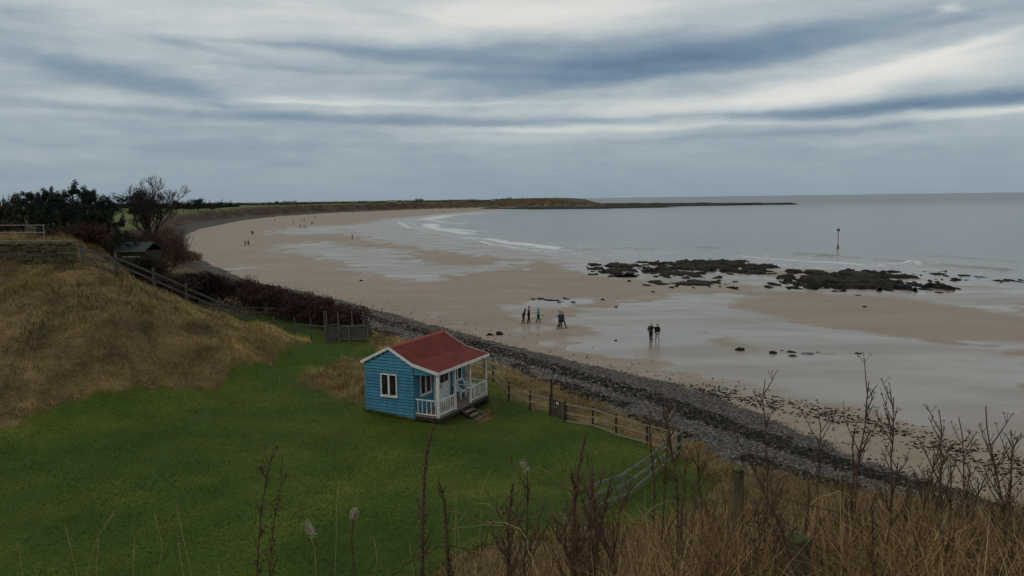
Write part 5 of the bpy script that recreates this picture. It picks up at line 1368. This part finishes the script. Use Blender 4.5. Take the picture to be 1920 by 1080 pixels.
x, y, z, ex = sample(260000, -48, 27, 26, 130, lambda x, y, sB, sA, sW, a, b_: (sB < .8) & fr(x, y) & (((sA > -.3) & (b_[:, 2] < .6)) | ((sA > -4) & (rng.random(len(x)) < .16*np.exp(sA/1.3)))) & (rng.random(len(x)) < np.clip(46/y, .3, 1)))
up_ = (ex[2]/np.maximum(ex[2]-ex[3], .01)+rng.normal(0, .09, len(x))) > .52
for nm_, k_, m_ in (('pale_pebbles', up_, PEB), ('dark_pebbles', ~up_, PEBD)):
    stones(nm_, x[k_], y[k_], z[k_]+.01, rng.uniform(.022, .072, k_.sum())*np.clip(y[k_]/45, .8, 1.8), .6, m_)
sc2 = lambda x, y: pdist(x, y, SCAT)
x, y, z, ex = sample(260000, -48, 27, 25, 125, lambda x, y, sB, sA, sW, a, b_: (sB < .5) & fr(x, y) & (((b_[:, 2] > .4) & (sA > -1)) | ((sc2(x, y) < 3.2) & (rng.random(len(x)) < 1.6*np.exp(-(sc2(x, y)/1.25)**2)*(fbm(x*.8, y*.8, 3, 90) > .37))) | ((sA > -6) & (sA < .5) & (rng.random(len(x)) < .07*np.exp(sA/2.2)))))
stones('seaweed_wrack', x, y, z, rng.uniform(.035, .15, len(x))*np.where(ex[2] < -.5, .82, 1), .5, WEED)

# ------------------------------------------------------------------ dead weeds, seed heads and brambles on the near bank


def weed(pxt, pyt, D, pxb, style, label, group=None, name='dead_weed', cat='weed', seed=None, rad=1.0):
    rr_ = random.Random(seed if seed is not None else int(pxt*7+pyt)); r = np.random.default_rng(int(pxt*3+pyt))
    top = atd(pxt, pyt, D); bx_ = atd(pxb, 1000, D)[0]; bz = tz1(bx_, D)
    O = np.array([bx_, D, bz]); root = thing(name, O, 0, label, cat, group)
    H = top[2]-bz; n = 12; t_ = np.linspace(0, 1, n)
    bow = rr_.uniform(-.05, .05)*H
    P = np.stack([(top[0]-bx_)*t_**1.4+bow*np.sin(t_*math.pi)+np.cumsum(r.normal(0, .006, n)), np.cumsum(r.normal(0, .008, n)), H*t_], 1)
    P[0] = (0, 0, -.05); P[-1, 0] = top[0]-bx_
    m = {'grass': STEML, 'fluff': STEML}.get(style, STEMD)
    r0 = (.0024 if style in ('grass', 'fluff') else .0085)*rad
    mb = MB(); mb.tube(P, np.linspace(r0, r0*.4, n), 6); brs = []
    if style in ('branched', 'dock', 'spiky'):
        for k in range({'branched': 13, 'dock': 12, 'spiky': 26}[style]):
            u = rr_.uniform(.38, .97); p = np.array([np.interp(u, t_, P[:, i]) for i in range(3)]); a = rr_.uniform(0, 6.28)
            l = (rr_.uniform(.10, .34) if style == 'branched' else rr_.uniform(.04, .12))*(1.15-u*.5)
            d = np.array([math.cos(a)*.55, math.sin(a)*.55, 1.0])*l
            q = [p, p+d*.5+(0, 0, -.01), p+d]; brs.append(q); mb.tube(q, [r0*.5, r0*.38, r0*.22], 4)
            if style == 'branched':
                for j in range(3):
                    b_ = rr_.uniform(.35, .95); pp = p+d*b_; dd = np.array([rr_.gauss(0, .5), rr_.gauss(0, .5), .9])*l*.32
                    mb.tube([pp, pp+dd], [r0*.28, r0*.16], 3); brs.append([pp, pp+dd])
    mb.obj('stem', m, root)
    if style == 'dock':
        c = np.array([[np.interp(u, t_, P[:, i]) for i in range(3)] for u in np.linspace(.35, 1, 34)])
        w = np.interp(np.linspace(.35, 1, 34), [.35, .5, .8, 1], [.013, .022, .015, .006])*rad*1.1
        mb = MB(); cloud(mb, c, np.stack([w, w, w*1.4], 1), int(620*rad), .0062, .8, 0, r); mb.obj('seed_head', SEED, root)['kind'] = 'stuff'
    elif style in ('branched', 'spiky'):
        c = np.array([q[-1] for q in brs]); mb = MB(); cloud(mb, c, np.full((len(c), 3), .011 if style == 'branched' else .016), 420, .0045 if style == 'branched' else .007, .8, 0, r); mb.obj('seed_head', SEED, root)['kind'] = 'stuff'
    elif style == 'fluff':
        c = P[-1]+np.array([[0, 0, 0], [.012, 0, -.02], [.02, .01, -.045]]); mb = MB(); cloud(mb, c, np.full((3, 3), .024), 120, .013, .13, .4, r); mb.obj('seed_head', FLUFF, root)['kind'] = 'stuff'
    elif style == 'thistle':
        mb = MB(); cloud(mb, [P[-1]], np.array([[.022, .022, .026]]), 260, .011, .35, .2, r); mb.obj('seed_head', FLUFF, root)['kind'] = 'stuff'
    elif style == 'grass':
        c = np.array([[np.interp(u, t_, P[:, i]) for i in range(3)] for u in np.linspace(1-rr_.uniform(.05, .09)/H*1.2, 1, 10)]); mb = MB(); cloud(mb, c, np.array([[.0028, .0028, .006]]*10), 80, .006, .3, 2.5, r); mb.obj('seed_head', STEML, root)['kind'] = 'stuff'
    return root


weed(815, 792, 4.2, 812, 'dock', 'tall brown dock stalk standing alone in front of the blue hut', seed=1, rad=1.35)
weed(822, 900, 4.3, 818, 'dock', 'shorter dock stalk twined against the tall one before the hut', seed=2, rad=1.2)
weed(510, 842, 4.6, 476, 'spiky', 'leaning dark stalk with clinging leaves over the lawn, left of centre', seed=3)
weed(530, 850, 4.7, 490, 'spiky', 'second dark leaning stalk behind the one over the lawn', seed=4, rad=.7)
weed(575, 985, 3.6, 582, 'fluff', 'stalk with white fluffy seed head in front of the lawn', seed=5)
weed(632, 908, 4.0, 570, 'grass', 'thin curving grass stem right of the fluffy seed head', name='grass_stem', cat='grass', seed=6)
weed(664, 963, 3.8, 676, 'thistle', 'dead thistle head on brown stalk in front of the lawn', seed=7)
weed(1096, 818, 4.6, 1082, 'dock', 'bushy brown seed plume standing before the board fence', seed=8, rad=1.1)
weed(1070, 880, 4.4, 1078, 'dock', 'dense brown seed clump tangled with brambles before the board fence', seed=9, rad=1.7)
weed(962, 905, 4.4, 955, 'dock', 'brown seed plume left of the tangled clump', seed=10)
weed(980, 868, 4.5, 962, 'fluff', 'pale wispy seed stalk rising left of the tangled clump', seed=11)
for (pt, pb, D, lab) in (((125, 985), 141, 3.4, 'straight pale grass stem left of the crossing stems at bottom left'), ((213, 962), 70, 3.3, 'long pale grass stem leaning right across its neighbours at bottom left'), ((188, 1010), 150, 3.4, 'short grass stem with drooping seed at bottom left'), ((290, 970), 200, 3.3, 'pale grass stem with golden seed head leaning right'), ((258, 1003), 180, 3.4, 'arching grass stem left of the golden seed head'), ((328, 950), 372, 3.4, 'tall curved pale stem leaning left at bottom left'), ((322, 1031), 285, 3.3, 'small grass stem right of the golden seed head'), ((37, 1020), 28, 3.5, 'faint grass stem near the left edge'), ((409, 1060), 398, 3.2, 'short green stem right of the tall curved one'), ((845, 900), 870, 4.2, 'pale bent stem right of the tall dock'), ((862, 865), 900, 4.4, 'fine pale stem further right of the tall dock'), ((700, 1010), 680, 4.0, 'slim grass stem right of the thistle'), ((770, 1020), 800, 4.0, 'slim grass stem left of the tall dock base'), ((920, 880), 915, 4.6, 'upright pale stem between the dock and the tangled clump')):
    weed(pt[0], pt[1], D, pb, 'grass', lab, name='grass_stem', cat='grass')
for (px, py, pb, D, st, lab) in ((1632, 716, 1622, 5.2, 'branched', 'tallest bare weed on the right, forked near its top'), (1669, 742, 1655, 5.4, 'branched', 'bushy-topped bare weed just right of the tallest'), (1754, 765, 1772, 5.6, 'branched', 'bare weed with thin straight tip between the two tall groups'), (1849, 762, 1880, 5.0, 'branched', 'tall spreading bare weed near the right edge'), (1435, 712, 1425, 6.6, 'branched', 'slender bare weed with fan-shaped top above the dark wrack'), (1532, 768, 1526, 6.4, 'branched', 'forked bare weed between the fan-topped and the tallest'), (1596, 800, 1612, 5.4, 'dock', 'reddish spike weed left of the tallest weed'), (1800, 783, 1812, 6.2, 'branched', 'open branched weed left of the spreading one'), (1914, 822, 1905, 5.2, 'branched', 'bare weed cut by the right edge'),
                             (1250, 745, 1222, 5.6, 'branched', 'tall thin weed crossing the beach fence corner'), (1219, 770, 1216, 5.8, 'dock', 'brown weed just left of the fence corner'), (1253, 760, 1268, 5.0, 'spiky', 'pale leaning stalk crossing the board fence'), (1310, 830, 1318, 6.0, 'branched', 'bare weed right of the fence corner')):
    weed(px, py, D, pb, st, lab)
for k in range(40):
    px = rng.uniform(1090, 1930); u = rng.random()
    D = rng.uniform(3.6, 7.5); line = np.interp(px, [1090, 1300, 1500, 1930], [905, 850, 850, 850]); py = line+rng.random()**1.3*150
    weed(px, py, D, px+rng.normal(0, 40), ('branched', 'branched', 'spiky', 'dock')[k % 4], 'thin dead brown weed among the dry grass at lower right', 'dead weeds in the dry grass at lower right', rad=rng.uniform(.6, 1.0))

for k in range(10):
    px = rng.uniform(930, 1150); weed(px, rng.uniform(880, 985), rng.uniform(3.8, 5.2), px+rng.normal(0, 30), ('branched', 'spiky', 'branched', 'grass', 'dock')[k % 5], 'dead brown weed in the tangle around the seed clump before the board fence', 'dead weeds in the tangle before the board fence', rad=rng.uniform(.6, 1.1))


def bramble(pts, D, label, group=None, m=BRAMBLE, r0=.005, dz=.0):
    W_ = [atd(px, py, D+dz*k) for k, (px, py) in enumerate(pts)]
    O = np.array([W_[0][0], W_[0][1], W_[0][2]]); P = np.array(W_)-O
    tt = np.linspace(0, len(P)-1, 22); S_ = np.stack([np.interp(tt, np.arange(len(P)), P[:, i]) for i in range(3)], 1)
    for _ in range(3): S_[1:-1] = .25*S_[:-2]+.5*S_[1:-1]+.25*S_[2:]
    S_ = S_+np.random.default_rng(int(pts[0][0])).normal(0, .004, S_.shape)
    mb = MB(); mb.tube(S_, np.linspace(r0, r0*.45, 22), 5)
    return tag(mb.obj('bramble', m, loc=tuple(O)), label, 'bramble', group)


for pts, D, lab, m in (([(1085, 1100), (1075, 1000), (1060, 958), (1000, 968), (930, 990), (870, 965), (826, 955)], 4.3, 'orange bramble stem trailing left towards the tall dock', BRAMBLE), ([(1100, 1120), (1092, 960), (1060, 915), (1030, 885), (1004, 874)], 4.4, 'bramble stem arching left above the tangled clump', BRAMBLE), ([(1090, 1110), (1082, 940), (1060, 890), (1043, 862)], 4.5, 'straight bramble stem beside the arching one', BRAMBLE), ([(1150, 1130), (1110, 1010), (1090, 930), (1075, 870), (1092, 845)], 4.2, 'thick dark stem leaning through the tangled clump', STEMD),
                       ([(1280, 1130), (1265, 1070), (1320, 1050), (1400, 1062), (1440, 1090)], 3.4, 'bramble hoop low in the grass, left of the near post', BRAMBLE), ([(1200, 1120), (1270, 960), (1330, 890), (1360, 880)], 4.6, 'dark curved stem rising left of the mossy post', STEMD), ([(1310, 1130), (1340, 960), (1420, 990), (1560, 1030), (1690, 1075)], 4.0, 'long bramble stem crossing before the near post', BRAMBLE), ([(1690, 1130), (1650, 1010), (1580, 960), (1480, 940), (1400, 905)], 4.6, 'bramble stem arching left behind the near post', STEMD), ([(1560, 1120), (1590, 1020), (1660, 985), (1740, 1010), (1790, 1090)], 4.0, 'bramble hoop right of the near post', BRAMBLE), ([(1840, 1130), (1830, 990), (1780, 950), (1700, 920)], 4.6, 'dark stem leaning left at far right', STEMD), ([(1900, 1120), (1860, 1000), (1800, 970), (1760, 990)], 4.1, 'bramble stem curling at lower right corner', BRAMBLE), ([(1020, 1120), (1040, 1040), (1100, 1000), (1170, 990)], 4.0, 'bramble stem low before the board fence', BRAMBLE), ([(700, 1110), (770, 1050), (840, 1020), (900, 1040)], 3.9, 'low dark stem at the foot of the tall dock', STEMD)):
    bramble(pts, D, lab, m=m, dz=.06)

for k in range(34):
    px = rng.uniform(900, 1900); py = rng.uniform(930, 1060); D = rng.uniform(3.4, 5.6); sg = -1 if rng.random() < .5 else 1; l = rng.uniform(60, 190)
    bramble([(px, py+90), (px+sg*l*.25, py), (px+sg*l*.65, py-rng.uniform(-10, 50)), (px+sg*l, py+rng.uniform(-20, 60))], D, 'fallen dead stem tangled in the dry grass at lower right', 'fallen stems in the dry grass', (BRAMBLE, STEMD, STEML)[k % 3], rng.uniform(.0022, .0045), .05)


def belt(name, pts, h, n, m, label_kind='stuff', size=.5):
    P_, R_ = [], []
    r = np.random.default_rng(len(pts)*7+n)
    for (x0, y0, D0), (x1, y1, D1) in zip(pts[:-1], pts[1:]):
        for u in np.linspace(0, 1, max(int(abs(x1-x0)*.9), 3), endpoint=False):
            D = D0+(D1-D0)*u; q = atd(x0+(x1-x0)*u, 380, D); hh_ = h*r.uniform(.35, 1.25)
            if r.random() < .13: hh_ *= 1.5
            z0 = tz1(q[0], q[1]); P_.append((q[0], q[1], z0+hh_*.45)); R_.append((D/FPX*1.2, 4, hh_*.55))
    mb = MB(); cloud(mb, P_, R_, n, size, .6, .1, r); o = mb.obj(name, m); o['kind'] = 'stuff'; return o


belt('far_tree_belt', [(190, 380, 640), (260, 380, 640), (345, 380, 620), (400, 380, 640), (448, 380, 700)], 4.2, 16000, PINE, size=.45)
belt('far_scrub', [(440, 380, 800), (540, 380, 900), (620, 380, 1010), (700, 380, 1110), (800, 380, 1190), (900, 380, 1240), (960, 380, 1260)], 2.6, 14000, SHRUBD, size=.5)
